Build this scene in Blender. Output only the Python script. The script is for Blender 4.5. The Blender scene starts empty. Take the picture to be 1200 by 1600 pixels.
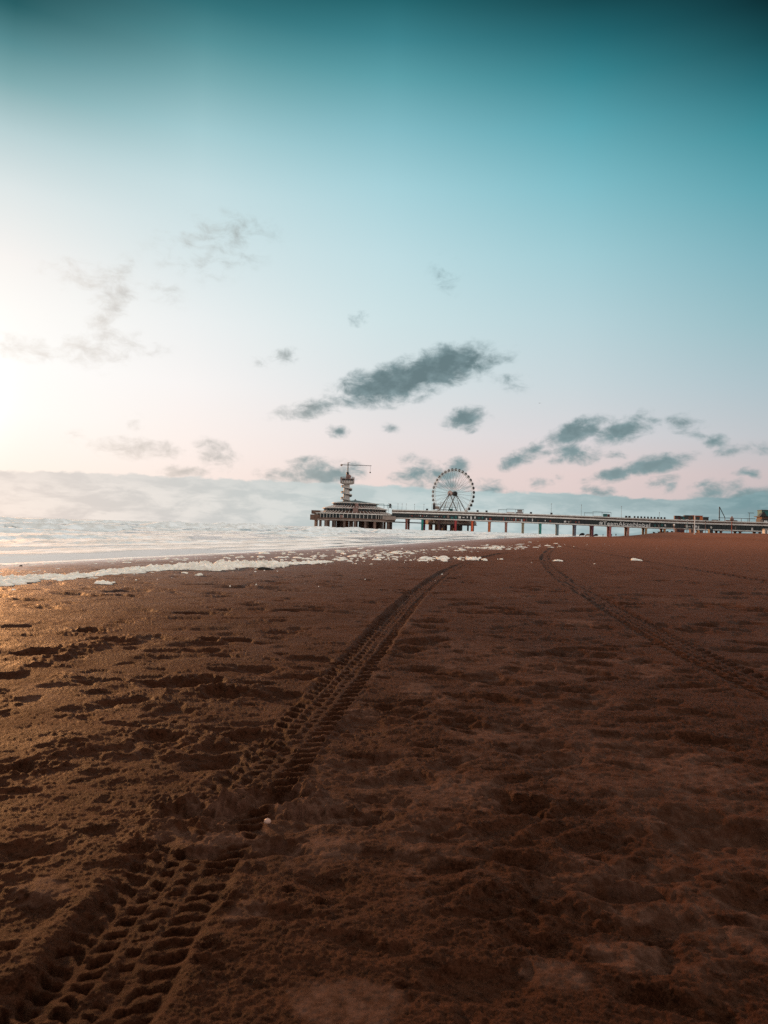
import bpy, math, random
import numpy as np
from mathutils import Vector, Matrix
R = math.radians
random.seed(7)
rng = np.random.default_rng(11)
SC = bpy.context.scene
COL = SC.collection

# ------------------------------------------------------------------ camera
F = 1067.0                 # focal length in photo pixels (1200 x 1600)
CAMH = 0.80
cam_data = bpy.data.cameras.new('camera')
cam = bpy.data.objects.new('camera', cam_data); COL.objects.link(cam)
cam_data.sensor_fit = 'VERTICAL'; cam_data.sensor_height = 36.0
cam_data.lens = 36.0 * F / 1600.0
cam_data.clip_start = 0.05; cam_data.clip_end = 80000
PITCH = math.atan(26.0 / F); ROLL = R(1.80)
fw = Vector((0, math.cos(PITCH), math.sin(PITCH)))
r0 = Vector((1, 0, 0)); u0 = r0.cross(fw)
rt = r0 * math.cos(ROLL) + u0 * math.sin(ROLL)      # camera leans left, so the horizon drops to the right
up = u0 * math.cos(ROLL) - r0 * math.sin(ROLL)
m = Matrix((rt, up, -fw)).transposed().to_4x4(); m.translation = (0, 0, CAMH)
cam.matrix_world = m
cam_data.dof.use_dof = True; cam_data.dof.focus_distance = 18.0; cam_data.dof.aperture_fstop = 8.0
SC.camera = cam

def ray(px, py):
    return rt * ((px - 600) / F) + up * ((800 - py) / F) + fw
def at(px, py, Y):
    r = ray(px, py); return Vector((0, 0, CAMH)) + r * (Y / r.y)
def azel(px, py):
    r = ray(px, py).normalized()
    return math.degrees(math.atan2(r.x, r.y)), math.degrees(math.asin(r.z))

# ------------------------------------------------------------------ exposure
SC.view_settings.view_transform = 'Standard'; SC.view_settings.look = 'None'
SC.view_settings.exposure = 0.0; SC.view_settings.gamma = 1.0
SC.render.engine = 'CYCLES'
SC.cycles.use_denoising = False
SC.cycles.max_bounces = 6; SC.cycles.diffuse_bounces = 3; SC.cycles.glossy_bounces = 3
SC.cycles.sample_clamp_indirect = 2; SC.cycles.sample_clamp_direct = 2.5; SC.cycles.blur_glossy = 1.0

# ------------------------------------------------------------------ sun
SUN_AZ, SUN_EL = -37.0, 8.5
sd = Vector((math.sin(R(SUN_AZ)) * math.cos(R(SUN_EL)), math.cos(R(SUN_AZ)) * math.cos(R(SUN_EL)), math.sin(R(SUN_EL))))
sun_d = bpy.data.lights.new('sun', 'SUN'); sun_d.energy = 4.6; sun_d.angle = R(2.5); sun_d.color = (1.0, 0.46, 0.17)
sun = bpy.data.objects.new('sun', sun_d); COL.objects.link(sun)
sun.rotation_euler = (-sd).to_track_quat('-Z', 'Y').to_euler(); sun.location = (-40, 40, 30)

# ------------------------------------------------------------------ sky
def lin(c):
    return tuple(((v / 255) / 12.92 if v / 255 <= 0.04045 else ((v / 255 + 0.055) / 1.055) ** 2.4) for v in c)

def make_world():
    w = bpy.data.worlds.new('World'); SC.world = w; w.use_nodes = True
    nt = w.node_tree; N = nt.nodes; L = nt.links; N.clear()
    def nd(t, **k):
        n = N.new(t)
        for a, b in k.items(): setattr(n, a, b)
        return n
    def val(x, sock):
        if isinstance(x, (int, float)): sock.default_value = x
        else: L.new(x, sock)
    def mth(op, a, b=None, c=None, clamp=False):
        n = nd('ShaderNodeMath', operation=op, use_clamp=clamp)
        val(a, n.inputs[0])
        if b is not None: val(b, n.inputs[1])
        if c is not None: val(c, n.inputs[2])
        return n.outputs[0]
    def mrange(v, a, b, c, d, itp='LINEAR'):
        n = nd('ShaderNodeMapRange', interpolation_type=itp)
        val(v, n.inputs['Value']); val(a, n.inputs['From Min']); val(b, n.inputs['From Max'])
        val(c, n.inputs['To Min']); val(d, n.inputs['To Max']); return n.outputs['Result']
    def mix(f, a, b, bt='MIX'):
        n = nd('ShaderNodeMix', data_type='RGBA', blend_type=bt)
        val(f, n.inputs[0])
        for x, i in ((a, 6), (b, 7)):
            if isinstance(x, tuple): n.inputs[i].default_value = (*x, 1)
            else: L.new(x, n.inputs[i])
        return n.outputs[2]
    tc = nd('ShaderNodeTexCoord'); sep = nd('ShaderNodeSeparateXYZ'); L.new(tc.outputs['Generated'], sep.inputs[0])
    x, y, z = sep.outputs
    el = mth('MULTIPLY', mth('ARCSINE', z), 57.29578)
    az = mth('MULTIPLY', mth('ARCTAN2', x, y), 57.29578)
    dl = mth('ABSOLUTE', mth('SUBTRACT', az, SUN_AZ))
    dl = mth('MINIMUM', dl, mth('SUBTRACT', 360.0, dl))          # angle from the sun's azimuth
    t = mrange(el, -2, 90, 0, 1)
    def ramp(px, rows):
        n = nd('ShaderNodeValToRGB'); L.new(t, n.inputs[0]); cr = n.color_ramp
        st = []
        for py, c, g in rows:
            e = azel(px, py)[1] if px is not None else py
            st.append(((e + 2) / 92.0, tuple(v * g for v in lin(c))))
        st += [((48 + 2) / 92, tuple(v * .9 for v in lin((70, 112, 120)))), ((62 + 2) / 92, (1.25, 1.25, 1.21)), (1.0, (1.6, 1.56, 1.48))] if px is not None else []  # stops above the view, raised as overhead fill light
        st.sort()
        while len(cr.elements) > 1: cr.elements.remove(cr.elements[-1])
        cr.elements[0].position = st[0][0]; cr.elements[0].color = (*st[0][1], 1)
        for p, c in st[1:]:
            e = cr.elements.new(min(1, max(0, p))); e.color = (*c, 1)
        cr.interpolation = 'LINEAR'
        return n.outputs[0]
    A = ramp(0, [(-60, (12, 66, 72), 1), (0, (30, 94, 100), 1), (60, (80, 138, 144), 1), (120, (122, 170, 174), 1), (200, (182, 208, 211), 1), (290, (222, 231, 231), 1),
                 (400, (248, 244, 240), 1), (480, (255, 252, 247), 1.0), (560, (255, 253, 249), 1.02), (640, (255, 252, 246), 1.02), (720, (255, 245, 234), 1.0), (800, (255, 234, 216), 1.0)])
    A2 = ramp(300, [(-60, (18, 86, 94), 1), (0, (40, 112, 120), 1), (60, (78, 144, 151), 1), (120, (116, 171, 177), 1), (200, (160, 202, 208), 1), (290, (196, 221, 225), 1), (400, (216, 230, 232), 1),
                    (500, (236, 240, 240), 1), (600, (248, 244, 242), 1), (700, (253, 239, 232), 1), (800, (250, 226, 214), 1)])
    B = ramp(600, [(-60, (8, 80, 89), 1), (0, (22, 102, 111), 1), (60, (50, 131, 142), 1), (120, (83, 159, 169), 1), (200, (124, 186, 197), 1), (290, (161, 208, 217), 1),
                   (400, (189, 220, 226), 1), (500, (205, 226, 229), 1), (600, (219, 226, 228), 1), (680, (232, 224, 223), 1), (750, (236, 216, 210), 1), (820, (232, 210, 203), 1)])
    Cc = ramp(900, [(-60, (1, 48, 54), 1), (0, (5, 72, 80), 1), (60, (18, 104, 115), 1), (120, (42, 134, 146), 1), (200, (82, 166, 179), 1), (290, (120, 188, 200), 1),
                    (400, (156, 203, 212), 1), (500, (180, 210, 217), 1), (600, (199, 213, 218), 1), (680, (216, 213, 216), 1), (740, (226, 206, 203), 1), (830, (222, 200, 196), 1)])
    D = ramp(1200, [(-60, (0, 22, 26), 1), (0, (1, 42, 48), 1), (60, (6, 72, 80), 1), (120, (18, 102, 113), 1), (200, (46, 138, 150), 1), (290, (82, 162, 175), 1),
                    (400, (120, 178, 190), 1), (500, (146, 188, 197), 1), (600, (172, 194, 202), 1), (680, (192, 197, 202), 1), (740, (204, 190, 191), 1), (840, (196, 182, 182), 1)])
    E = ramp(None, [(-2, (235, 212, 200), 1), (6, (245, 222, 208), 1.75), (14, (238, 224, 214), 1.75), (28, (205, 205, 204), 1.4), (50, (190, 192, 194), 1), (62, (250, 250, 246), 1.3), (90, (255, 252, 248), 1.56)])  # unseen sky behind the camera, brightened to fill foam, sand and pier
    def dd(px): return abs(azel(px, 560)[0] - SUN_AZ)
    sky = mix(mrange(dl, dd(0), dd(300), 0, 1), A, A2)
    sky = mix(mrange(dl, dd(300), dd(600), 0, 1), sky, B)
    sky = mix(mrange(dl, dd(600), dd(900), 0, 1), sky, Cc)
    sky = mix(mrange(dl, dd(900), dd(1200), 0, 1), sky, D)
    sky = mix(mrange(dl, dd(1200), 150, 0, 1, 'SMOOTHSTEP'), sky, E)
    # forward-scattered glow round the sun
    sv = nd('ShaderNodeVectorMath', operation='DOT_PRODUCT'); L.new(tc.outputs['Generated'], sv.inputs[0]); sv.inputs[1].default_value = sd
    ang = mth('MULTIPLY', mth('ARCCOSINE', mth('MINIMUM', sv.outputs['Value'], 0.99999)), 57.29578)
    g1 = mth('EXPONENT', mth('MULTIPLY', mth('MULTIPLY', ang, ang), -1 / 16.0))
    glow = nd('ShaderNodeVectorMath', operation='SCALE'); glow.inputs[0].default_value = (2.4, 2.2, 2.0); L.new(g1, glow.inputs['Scale'])
    sky = mix(1.0, sky, glow.outputs[0], 'ADD')

    hs = nd('ShaderNodeHueSaturation'); hs.inputs['Saturation'].default_value = .93; L.new(sky, hs.inputs['Color']); sky = hs.outputs[0]
    # clouds, laid out by compass direction and elevation
    pv = nd('ShaderNodeCombineXYZ'); L.new(az, pv.inputs[0]); L.new(el, pv.inputs[1])
    def noise(scale, detail, rough, sx=1, sy=1, dist=0.0, off=0):
        mp = nd('ShaderNodeMapping'); L.new(pv.outputs[0], mp.inputs[0]); mp.inputs['Scale'].default_value = (sx, sy, 1); mp.inputs['Location'].default_value = (off, off * .7, off * .3)
        n = nd('ShaderNodeTexNoise'); L.new(mp.outputs[0], n.inputs['Vector']); n.inputs['Scale'].default_value = scale
        n.inputs['Detail'].default_value = detail; n.inputs['Roughness'].default_value = rough; n.inputs['Distortion'].default_value = dist
        return n
    nw = noise(0.55, 3, .55, off=3)
    warp = nd('ShaderNodeVectorMath', operation='SUBTRACT'); L.new(nw.outputs['Color'], warp.inputs[0]); warp.inputs[1].default_value = (.5, .5, .5)
    wsc = nd('ShaderNodeVectorMath', operation='MULTIPLY'); L.new(warp.outputs[0], wsc.inputs[0]); wsc.inputs[1].default_value = (1.7, 1.0, 0)
    pw = nd('ShaderNodeVectorMath', operation='ADD'); L.new(pv.outputs[0], pw.inputs[0]); L.new(wsc.outputs[0], pw.inputs[1])
    nf = noise(0.82, 10, .62, .75, 1.25, .35, 9).outputs['Fac']
    clouds = [  # px, py, rx, ry, tilt, strength
        (612, 602, 92, 29, 8, 1.1), (688, 574, 84, 31, 12, 1.1), (648, 589, 100, 29, 12, 1.05), (484, 640, 62, 15, 10, .62), (560, 615, 48, 18, 28, .66), (758, 566, 52, 22, 20, .42), (792, 597, 40, 16, -20, .24),
        (728, 655, 36, 20, 8, .85), (528, 674, 18, 12, 0, .75), (610, 670, 20, 11, 0, .36), (900, 676, 56, 20, 18, .95), (972, 674, 56, 17, 10, .9), (996, 655, 28, 14, 20, .48),
        (812, 716, 36, 15, 20, .9), (836, 700, 26, 11, 30, .6), (896, 709, 46, 18, 4, .75), (856, 708, 40, 11, 10, .42), (962, 742, 50, 12, 8, .85), (1026, 724, 60, 16, 10, .98),
        (1072, 662, 32, 14, -12, .5), (1096, 680, 40, 9, -18, .5), (1116, 690, 20, 11, 0, .62), (1148, 704, 34, 12, 12, .5), (1168, 740, 24, 8, 0, .66), (1112, 770, 54, 14, 16, .75), (1172, 778, 90, 18, 6, .9),
        (962, 710, 18, 9, 0, .5), (1036, 752, 28, 10, 8, .5), (1046, 764, 16, 8, 30, .46), (1098, 758, 22, 9, 20, .5), (504, 742, 66, 22, 4, .8), (476, 718, 30, 8, 8, .5), (424, 740, 24, 13, 0, .5), (444, 744, 30, 12, 0, .6),
        (650, 738, 38, 20, 14, .7), (640, 722, 26, 16, 10, .35), (712, 730, 26, 14, 0, .72), (684, 742, 46, 12, 4, .75), (846, 755, 30, 10, 14, .46), (772, 766, 30, 12, 0, .7), (934, 768, 30, 9, 0, .62), (700, 760, 70, 14, 0, .5),
        (206, 700, 84, 17, -2, .55), (268, 705, 24, 10, 0, .42), (340, 712, 40, 22, -24, .55), (286, 737, 40, 13, 0, .62), (126, 432, 66, 24, 0, .36), (184, 458, 32, 52, -14, .46), (164, 512, 32, 66, 0, .36),
        (142, 548, 66, 28, 0, .44), (38, 544, 56, 20, 0, .48), (206, 540, 66, 22, 0, .3), (334, 384, 110, 50, 12, .27), (376, 366, 40, 46, 0, .25), (444, 558, 26, 14, 24, .38), (410, 566, 26, 10, 0, .22), (560, 498, 15, 12, 0, .4),
        (696, 430, 30, 32, 0, .2), (116, 677, 20, 10, 0, .36), (212, 660, 20, 16, 0, .3), (255, 455, 50, 22, -14, .22), (806, 600, 30, 18, 0, .2), (1190, 700, 24, 12, 0, .4)]
    f = None; dpp = math.degrees(1 / F)
    for px, py, rx, ry, tilt, s in clouds:
        a, e = azel(px, py)
        k = math.cos(R(a)) ** 2
        mp = nd('ShaderNodeMapping', vector_type='TEXTURE'); L.new(pw.outputs[0], mp.inputs[0])
        mp.inputs['Location'].default_value = (a, e, 0); mp.inputs['Rotation'].default_value = (0, 0, R(tilt + 1.8)); mp.inputs['Scale'].default_value = (rx * dpp * k * 1.32, ry * dpp * math.cos(R(a)) * 1.32, 1)
        g = nd('ShaderNodeTexGradient', gradient_type='SPHERICAL'); L.new(mp.outputs[0], g.inputs[0])
        v = mth('MULTIPLY', g.outputs['Fac'], s * 1.38)
        f = v if f is None else mth('MAXIMUM', f, v)
    # field minus noise: ragged, torn edges
    edge = mth('MULTIPLY', mth('SUBTRACT', nf, 0.5), mth('MINIMUM', mth('MULTIPLY', f, 5.0), 1.0))
    dens = mth('MULTIPLY_ADD', edge, 1.9, f)
    alpha = mrange(dens, 0.03, 0.95, 0, 1, 'SMOOTHSTEP')
    sunward = mrange(dl, 9, 34, 0, 1)
    alpha = mth('MULTIPLY', alpha, mrange(sunward, 0, 1, .42, .93))
    ccol = mix(sunward, lin((206, 190, 176)), lin((120, 144, 149)))
    ncl = noise(1.1, 6, .55, .8, 1.3, .2, 47).outputs['Fac']
    ccol = mix(mrange(mth('ADD', dens, mth('MULTIPLY', mth('SUBTRACT', ncl, .5), 2.2)), .25, 1.3, 0, 1), ccol, mix(sunward, lin((188, 176, 166)), lin((88, 112, 117))))
    ccol = mix(mrange(el, 12, 3.0, 0, .5), ccol, mix(sunward, lin((214, 196, 186)), lin((142, 172, 176))))
    sky = mix(alpha, sky, ccol)
    # the low cloud bank along the horizon
    cr = nd('ShaderNodeValToRGB'); L.new(mrange(az, -45, 45, 0, 1), cr.inputs[0]); cr.color_ramp.interpolation = 'EASE'
    ed = [(0, 734), (120, 736), (240, 742), (360, 747), (470, 751), (620, 758), (760, 766), (900, 770), (1040, 778), (1120, 776), (1200, 768)]
    while len(cr.color_ramp.elements) > 1: cr.color_ramp.elements.remove(cr.color_ramp.elements[-1])
    first = True
    for px, py in ed:
        a, e = azel(px, py); v = e / 8.0
        if first: el0 = cr.color_ramp.elements[0]; el0.position = (a + 45) / 90; first = False
        else: el0 = cr.color_ramp.elements.new((a + 45) / 90)
        el0.color = (v, v, v, 1)
    top = mth('MULTIPLY', cr.outputs[0], 8.0)
    nb = noise(1.6, 6, .6, .5, 1.0, 0, 21).outputs['Fac']
    nb2 = noise(0.28, 5, .6, 1.0, 3.0, .3, 33).outputs['Fac']
    h = mth('SUBTRACT', mth('ADD', top, mth('MULTIPLY', mth('SUBTRACT', nb, .5), 0.8)), el)
    ba = mrange(h, -0.05, 0.22, 0, 1, 'SMOOTHSTEP')
    bcol = mix(mrange(dl, 8, 40, 0, 1), lin((240, 230, 223)), lin((198, 212, 212)))
    bcol = mix(mrange(dl, 46, 66, 0, 1), bcol, lin((152, 178, 182)))
    bdark = mix(mrange(dl, 8, 40, 0, 1), lin((216, 208, 204)), lin((172, 194, 196)))
    bdark = mix(mrange(dl, 46, 66, 0, 1), bdark, lin((116, 148, 154)))
    bc = mix(mrange(nb2, .38, .62, 0, 1, 'SMOOTHSTEP'), bdark, bcol)
    bc = mix(mrange(h, 0.1, 1.4, .55, 0), bc, bdark)
    sky = mix(mth('MULTIPLY', ba, mrange(dl, 5, 30, .85, .92)), sky, bc)
    ns = nd('ShaderNodeTexSky', sky_type='NISHITA', sun_disc=False, sun_elevation=R(SUN_EL), sun_rotation=R(SUN_AZ), air_density=1.2, dust_density=.6, ozone_density=1.5)
    nsc = nd('ShaderNodeVectorMath', operation='SCALE'); L.new(ns.outputs[0], nsc.inputs[0]); nsc.inputs['Scale'].default_value = 0.0015
    sky = mix(1.0, sky, nsc.outputs[0], 'ADD')
    bg = nd('ShaderNodeBackground'); L.new(sky, bg.inputs[0]); bg.inputs[1].default_value = 1.0
    o = nd('ShaderNodeOutputWorld'); L.new(bg.outputs[0], o.inputs[0])
    w.cycles.sampling_method = 'MANUAL'; w.cycles.sample_map_resolution = 1024
make_world()

# ------------------------------------------------------------------ helpers
def material(name, color, rough=.7, metal=0.0, var=.18, scale=1.0, bump=0.0, spec=.22):
    mt = bpy.data.materials.new(name); mt.use_nodes = True
    nt = mt.node_tree; b = nt.nodes['Principled BSDF']
    b.inputs['Roughness'].default_value = rough; b.inputs['Metallic'].default_value = metal; b.inputs['Specular IOR Level'].default_value = spec
    tc = nt.nodes.new('ShaderNodeTexCoord'); n = nt.nodes.new('ShaderNodeTexNoise'); n.inputs['Scale'].default_value = scale; n.inputs['Detail'].default_value = 6
    nt.links.new(tc.outputs['Object'], n.inputs['Vector'])
    mr = nt.nodes.new('ShaderNodeMapRange'); mr.inputs[1].default_value = .3; mr.inputs[2].default_value = .7; mr.inputs[3].default_value = 1 - var; mr.inputs[4].default_value = 1 + var
    nt.links.new(n.outputs['Fac'], mr.inputs[0])
    v = nt.nodes.new('ShaderNodeVectorMath'); v.operation = 'SCALE'; v.inputs[0].default_value = color[:3]; nt.links.new(mr.outputs[0], v.inputs['Scale'])
    nt.links.new(v.outputs[0], b.inputs['Base Color'])
    if bump:
        bp = nt.nodes.new('ShaderNodeBump'); bp.inputs['Strength'].default_value = bump; nt.links.new(n.outputs['Fac'], bp.inputs['Height']); nt.links.new(bp.outputs[0], b.inputs['Normal'])
    return mt

class MB:
    """collects boxes, bars, tubes and lathes and links them as ONE mesh object"""
    def __init__(s): s.v = []; s.f = []; s.mi = []
    def add(s, vs, fs, mi=0):
        o = len(s.v); s.v += [tuple(p) for p in vs]; s.f += [tuple(i + o for i in f) for f in fs]; s.mi += [mi] * len(fs); return s
    def hexa(s, p, mi=0):   # 8 points: bottom ring 0-3, top ring 4-7
        return s.add(p, [(3, 2, 1, 0), (4, 5, 6, 7), (0, 1, 5, 4), (1, 2, 6, 5), (2, 3, 7, 6), (3, 0, 4, 7)], mi)
    def box(s, c, d, ax=None, mi=0):
        c = Vector(c); a, b, e = ax if ax else (Vector((1, 0, 0)), Vector((0, 1, 0)), Vector((0, 0, 1)))
        h = [x / 2 for x in d]; q = []
        for k in (-1, 1):
            for i, j in ((-1, -1), (1, -1), (1, 1), (-1, 1)): q.append(c + a * (i * h[0]) + b * (j * h[1]) + e * (k * h[2]))
        return s.hexa(q, mi)
    def tube(s, p0, p1, r0, r1=None, n=8, mi=0):
        p0 = Vector(p0); p1 = Vector(p1); r1 = r0 if r1 is None else r1
        z = (p1 - p0).normalized(); x = z.cross(Vector((0, 0, 1)) if abs(z.z) < .9 else Vector((1, 0, 0))).normalized(); y = z.cross(x)
        vs = []
        for p, r in ((p0, r0), (p1, r1)):
            for i in range(n):
                a = 2 * math.pi * i / n; vs.append(p + x * (r * math.cos(a)) + y * (r * math.sin(a)))
        fs = [(i, (i + 1) % n, n + (i + 1) % n, n + i) for i in range(n)] + [tuple(range(n))[::-1], tuple(range(n, 2 * n))]
        return s.add(vs, fs, mi)
    def path(s, pts, r, n=8, mi=0):
        for a, b in zip(pts[:-1], pts[1:]): s.tube(a, b, r, r, n, mi)
        return s
    def lathe(s, c, prof, n=16, rot=0.0, mi=0, sx=1, sy=1):   # prof: (radius, z)
        c = Vector(c); vs = []; fs = []
        for r, z in prof:
            for i in range(n):
                a = rot + 2 * math.pi * i / n; vs.append(c + Vector((r * math.cos(a) * sx, r * math.sin(a) * sy, z)))
        for k in range(len(prof) - 1):
            for i in range(n):
                j = (i + 1) % n; fs.append((k * n + i, k * n + j, (k + 1) * n + j, (k + 1) * n + i))
        fs.append(tuple(range(n))[::-1]); fs.append(tuple(range((len(prof) - 1) * n, len(prof) * n)))
        return s.add(vs, fs, mi)
    def ball(s, c, r, n=8, sq=(1, 1, 1), mi=0):
        prof = [(max(.02, math.sin(math.pi * k / (n // 2 + 1))) * r, -math.cos(math.pi * k / (n // 2 + 1)) * r * sq[2]) for k in range(n // 2 + 2)]
        return s.lathe(c, prof, n, 0, mi, sq[0], sq[1])
    def build(s, name, mats, parent=None, smooth=False):
        if not isinstance(mats, (list, tuple)): mats = [mats]
        me = bpy.data.meshes.new(name); me.from_pydata(s.v, [], s.f); me.update()
        for m_ in mats: me.materials.append(m_)
        me.polygons.foreach_set('material_index', s.mi)
        if smooth: me.polygons.foreach_set('use_smooth', [True] * len(me.polygons))
        o = bpy.data.objects.new(name, me); COL.objects.link(o)
        if parent:
            o.parent = parent; o.matrix_parent_inverse = Matrix.Translation(-parent.location) if parent.type == 'EMPTY' else Matrix()
        return o

def tag(o, label=None, cat=None, group=None, kind=None):
    for k, v in (('label', label), ('category', cat), ('group', group), ('kind', kind)):
        if v: o[k] = v
    return o
def empty(name, loc):
    o = bpy.data.objects.new(name, None); o.location = loc; o.empty_display_size = .5; COL.objects.link(o); return o
def copy_tree(o, parent=None, delta=None):
    c = o.copy(); COL.objects.link(c)
    if parent: c.parent = parent
    for ch in list(o.children): copy_tree(ch, c)
    return c

# ------------------------------------------------------------------ noise (numpy)
def _h(ix, iy, seed):
    n = (ix.astype(np.int64) * 374761393 + iy.astype(np.int64) * 668265263 + seed * 974634777) & 0xffffffff
    n = ((n ^ (n >> 13)) * 1274126177) & 0xffffffff
    n = ((n ^ (n >> 15)) * 2246822519) & 0xffffffff
    return ((n ^ (n >> 16)) & 0xffff).astype(np.float32) / 32767.5 - 1.0
def vn(x, y, seed=0):
    fx = np.floor(x); fy = np.floor(y); u = (x - fx).astype(np.float32); v = (y - fy).astype(np.float32)
    u = u * u * u * (u * (u * 6 - 15) + 10); v = v * v * v * (v * (v * 6 - 15) + 10)
    a = _h(fx, fy, seed); b = _h(fx + 1, fy, seed); c = _h(fx, fy + 1, seed); d = _h(fx + 1, fy + 1, seed)
    return (a + (b - a) * u) * (1 - v) + (c + (d - c) * u) * v
def fbm(x, y, o=4, seed=0, g=.5):
    s = 0; a = 1; t = 0
    for k in range(o):
        s = s + a * vn(x, y, seed + k * 17); t += a; a *= g
        x, y = x * 1.62 - y * 1.21 + 5.3, x * 1.21 + y * 1.62 - 2.7
    return s / t
def sst(x, a, b):
    t = np.clip((x - a) / (b - a), 0, 1); return t * t * (3 - 2 * t)

# ------------------------------------------------------------------ terrain
SEA = -0.35
SH = [(0, -13.6), (10, -10.9), (16, -9.0), (22, -7.2), (35, -3.3), (47, 0.0), (75, 7.0), (107, 16.0), (178, 38.0), (383, 108.0), (600, 190.0), (3000, 1030.0), (30000, 9000.0)]
SHY = np.array([-30000, -40] + [a for a, b in SH], float); SHX = np.array([-5000, -24] + [b for a, b in SH], float)
def shore_u(X, Y): return (X - np.interp(Y, SHY, SHX)) * 0.94
def macro(X, Y):
    u = shore_u(X, Y)
    z = np.where(u > 0, SEA + 0.35 * (1 - np.exp(-np.maximum(u, 0) / 3.2)), np.maximum(SEA + u * 0.07, -4.0))
    z = z + 4.4 * sst(u, 13, 55) * sst(Y, 180, 450) + 1.2 * sst(u, 60, 130) * sst(Y, 180, 420) + 6 * sst(u, 250, 500)
    return z
def ground(px, py, it=8):
    r = ray(px, py); z = 0.0
    for _ in range(it):
        t = (z - CAMH) / r.z; X, Y = r.x * t, r.y * t
        z = .5 * z + .5 * float(macro(np.array([X]), np.array([Y]))[0])
    return X, Y, z

def grid_mesh(name, r, th, zfun, mats, smooth=True, closed=False):
    nr, nt_ = len(r), len(th)
    RR, TT = np.meshgrid(r, th, indexing='ij')
    X = RR * np.sin(TT); Y = RR * np.cos(TT)
    Z, attrs = zfun(X, Y, r, th)
    co = np.stack([X, Y, Z], -1).astype(np.float32).reshape(-1, 3)
    i = np.arange(nr - 1)[:, None] * nt_; j = np.arange(nt_ - 1)[None, :]
    q = np.stack([i + j, i + j + 1, i + nt_ + j + 1, i + nt_ + j], -1).reshape(-1, 4)[:, ::-1]
    if closed:
        jj = np.arange(nr - 1) * nt_
        q2 = np.stack([jj + nt_ - 1, jj, jj + nt_, jj + 2 * nt_ - 1], -1)[:, ::-1]; q = np.concatenate([q, q2])
    me = bpy.data.meshes.new(name); nq = len(q)
    me.vertices.add(len(co)); me.vertices.foreach_set('co', co.ravel())
    me.loops.add(nq * 4); me.loops.foreach_set('vertex_index', q.ravel().astype(np.int32))
    me.polygons.add(nq); me.polygons.foreach_set('loop_start', np.arange(0, nq * 4, 4, dtype=np.int32)); me.polygons.foreach_set('loop_total', np.full(nq, 4, np.int32))
    me.polygons.foreach_set('use_smooth', np.full(nq, smooth))
    me.update(calc_edges=True)
    for k, v in attrs.items():
        a = me.attributes.new(k, 'FLOAT', 'POINT'); a.data.foreach_set('value', v.astype(np.float32).ravel())
    me.materials.append(mats)
    o = bpy.data.objects.new(name, me); COL.objects.link(o); return o

def spline(pts, n=14):
    P = [np.array(p, float) for p in pts]; P = [2 * P[0] - P[1]] + P + [2 * P[-1] - P[-2]]; out = []
    for k in range(1, len(P) - 2):
        for i in range(n):
            t = i / n; a, b, c, d = P[k - 1:k + 3]
            out.append(.5 * ((2 * b) + (c - a) * t + (2 * a - 5 * b + 4 * c - d) * t * t + (3 * b - a - 3 * c + d) * t ** 3))
    out.append(P[-2]); return np.array(out)

TRACKS = [  # pixel centre line, half width, seed, depth
    ([(70, 1640), (155, 1540), (210, 1450), (272, 1370), (306, 1320), (425, 1190), (458, 1150), (520, 1080), (572, 1020), (622, 960), (662, 920), (705, 890), (747, 873), (800, 862)], .124, 3, .85),
    ([(1330, 1130), (1200, 1072), (1120, 1036), (1040, 996), (985, 966), (930, 933), (880, 903), (857, 882), (852, 870), (860, 859), (872, 852)], .155, 8, .9),
    ([(1330, 927), (1200, 909), (1077, 888), (1013, 877), (933, 863), (883, 853)], .17, 12, 1.2),
]
TR = []
for pts, hw, sdd, dp in TRACKS: TR.append((spline([ground(*p)[:2] for p in pts]), hw, sdd, dp))

PITS = [  # px, py, width px, depth m, rim
    (288, 1266, 86, .046, .6), (432, 1240, 84, .046, .8), (815, 1252, 84, .044, .2), (1092, 1152, 70, .030, .3), (740, 1535, 180, .015, .1), (215, 1322, 60, .016, .4), (392, 1140, 70, .012, .3),
    (250, 1142, 70, .028, .5), (345, 1080, 70, .03, .5), (30, 1195, 60, .03, .5), (700, 1190, 80, .012, .4), (870, 1180, 60, .012, .3), (555, 1280, 60, .013, .5), (850, 1390, 100, .013, .3), (452, 1392, 26, .02, .2), (500, 1410, 18, .018, .2),
    (135, 985, 46, .045, .7), (325, 1000, 36, .03, .6), (60, 1020, 70, .035, .8), (170, 1000, 60, .03, .6), (320, 1065, 80, .03, .5), (640, 1015, 50, .02, .5), (830, 1022, 60, .022, .5), (850, 974, 40, .025, .6), (720, 1085, 60, .015, .5), (600, 1100, 40, .02, .5),
    (980, 1305, 90, .009, .3), (1190, 920, 20, .03, .4)]
MOUNDS = [(352, 1252, 80, .034), (250, 1290, 80, .010), (480, 1232, 40, .014), (330, 1300, 120, .010), (130, 1010, 110, .022), (60, 1035, 120, .018), (100, 1060, 100, .015), (420, 1165, 50, .012), (100, 1160, 120, .014), (240, 1085, 110, .010), (960, 985, 80, .012), (760, 1390, 120, .012)]
PALE = [(640, 1352, 75, 50), (655, 1415, 55, 25), (1160, 1448, 70, 35), (540, 1575, 95, 50), (660, 1071, 36, 11), (738, 1062, 24, 14), (700, 1088, 26, 9), (60, 1392, 55, 28), (1000, 1040, 50, 22), (905, 972, 34, 8), (1090, 1195, 110, 40), (560, 1112, 50, 14), (880, 1520, 70, 40),
        (1000, 1425, 70, 20), (395, 1425, 45, 18), (500, 1320, 90, 30), (60, 1490, 110, 45), (700, 1230, 90, 30), (1040, 1215, 60, 20), (320, 1310, 100, 22), (570, 1052, 44, 8), (900, 1340, 100, 35), (745, 1140, 60, 16), (620, 980, 40, 6), (510, 1270, 60, 20), (970, 1490, 90, 30), (420, 1250, 120, 30), (350, 1262, 110, 48)]

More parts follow.
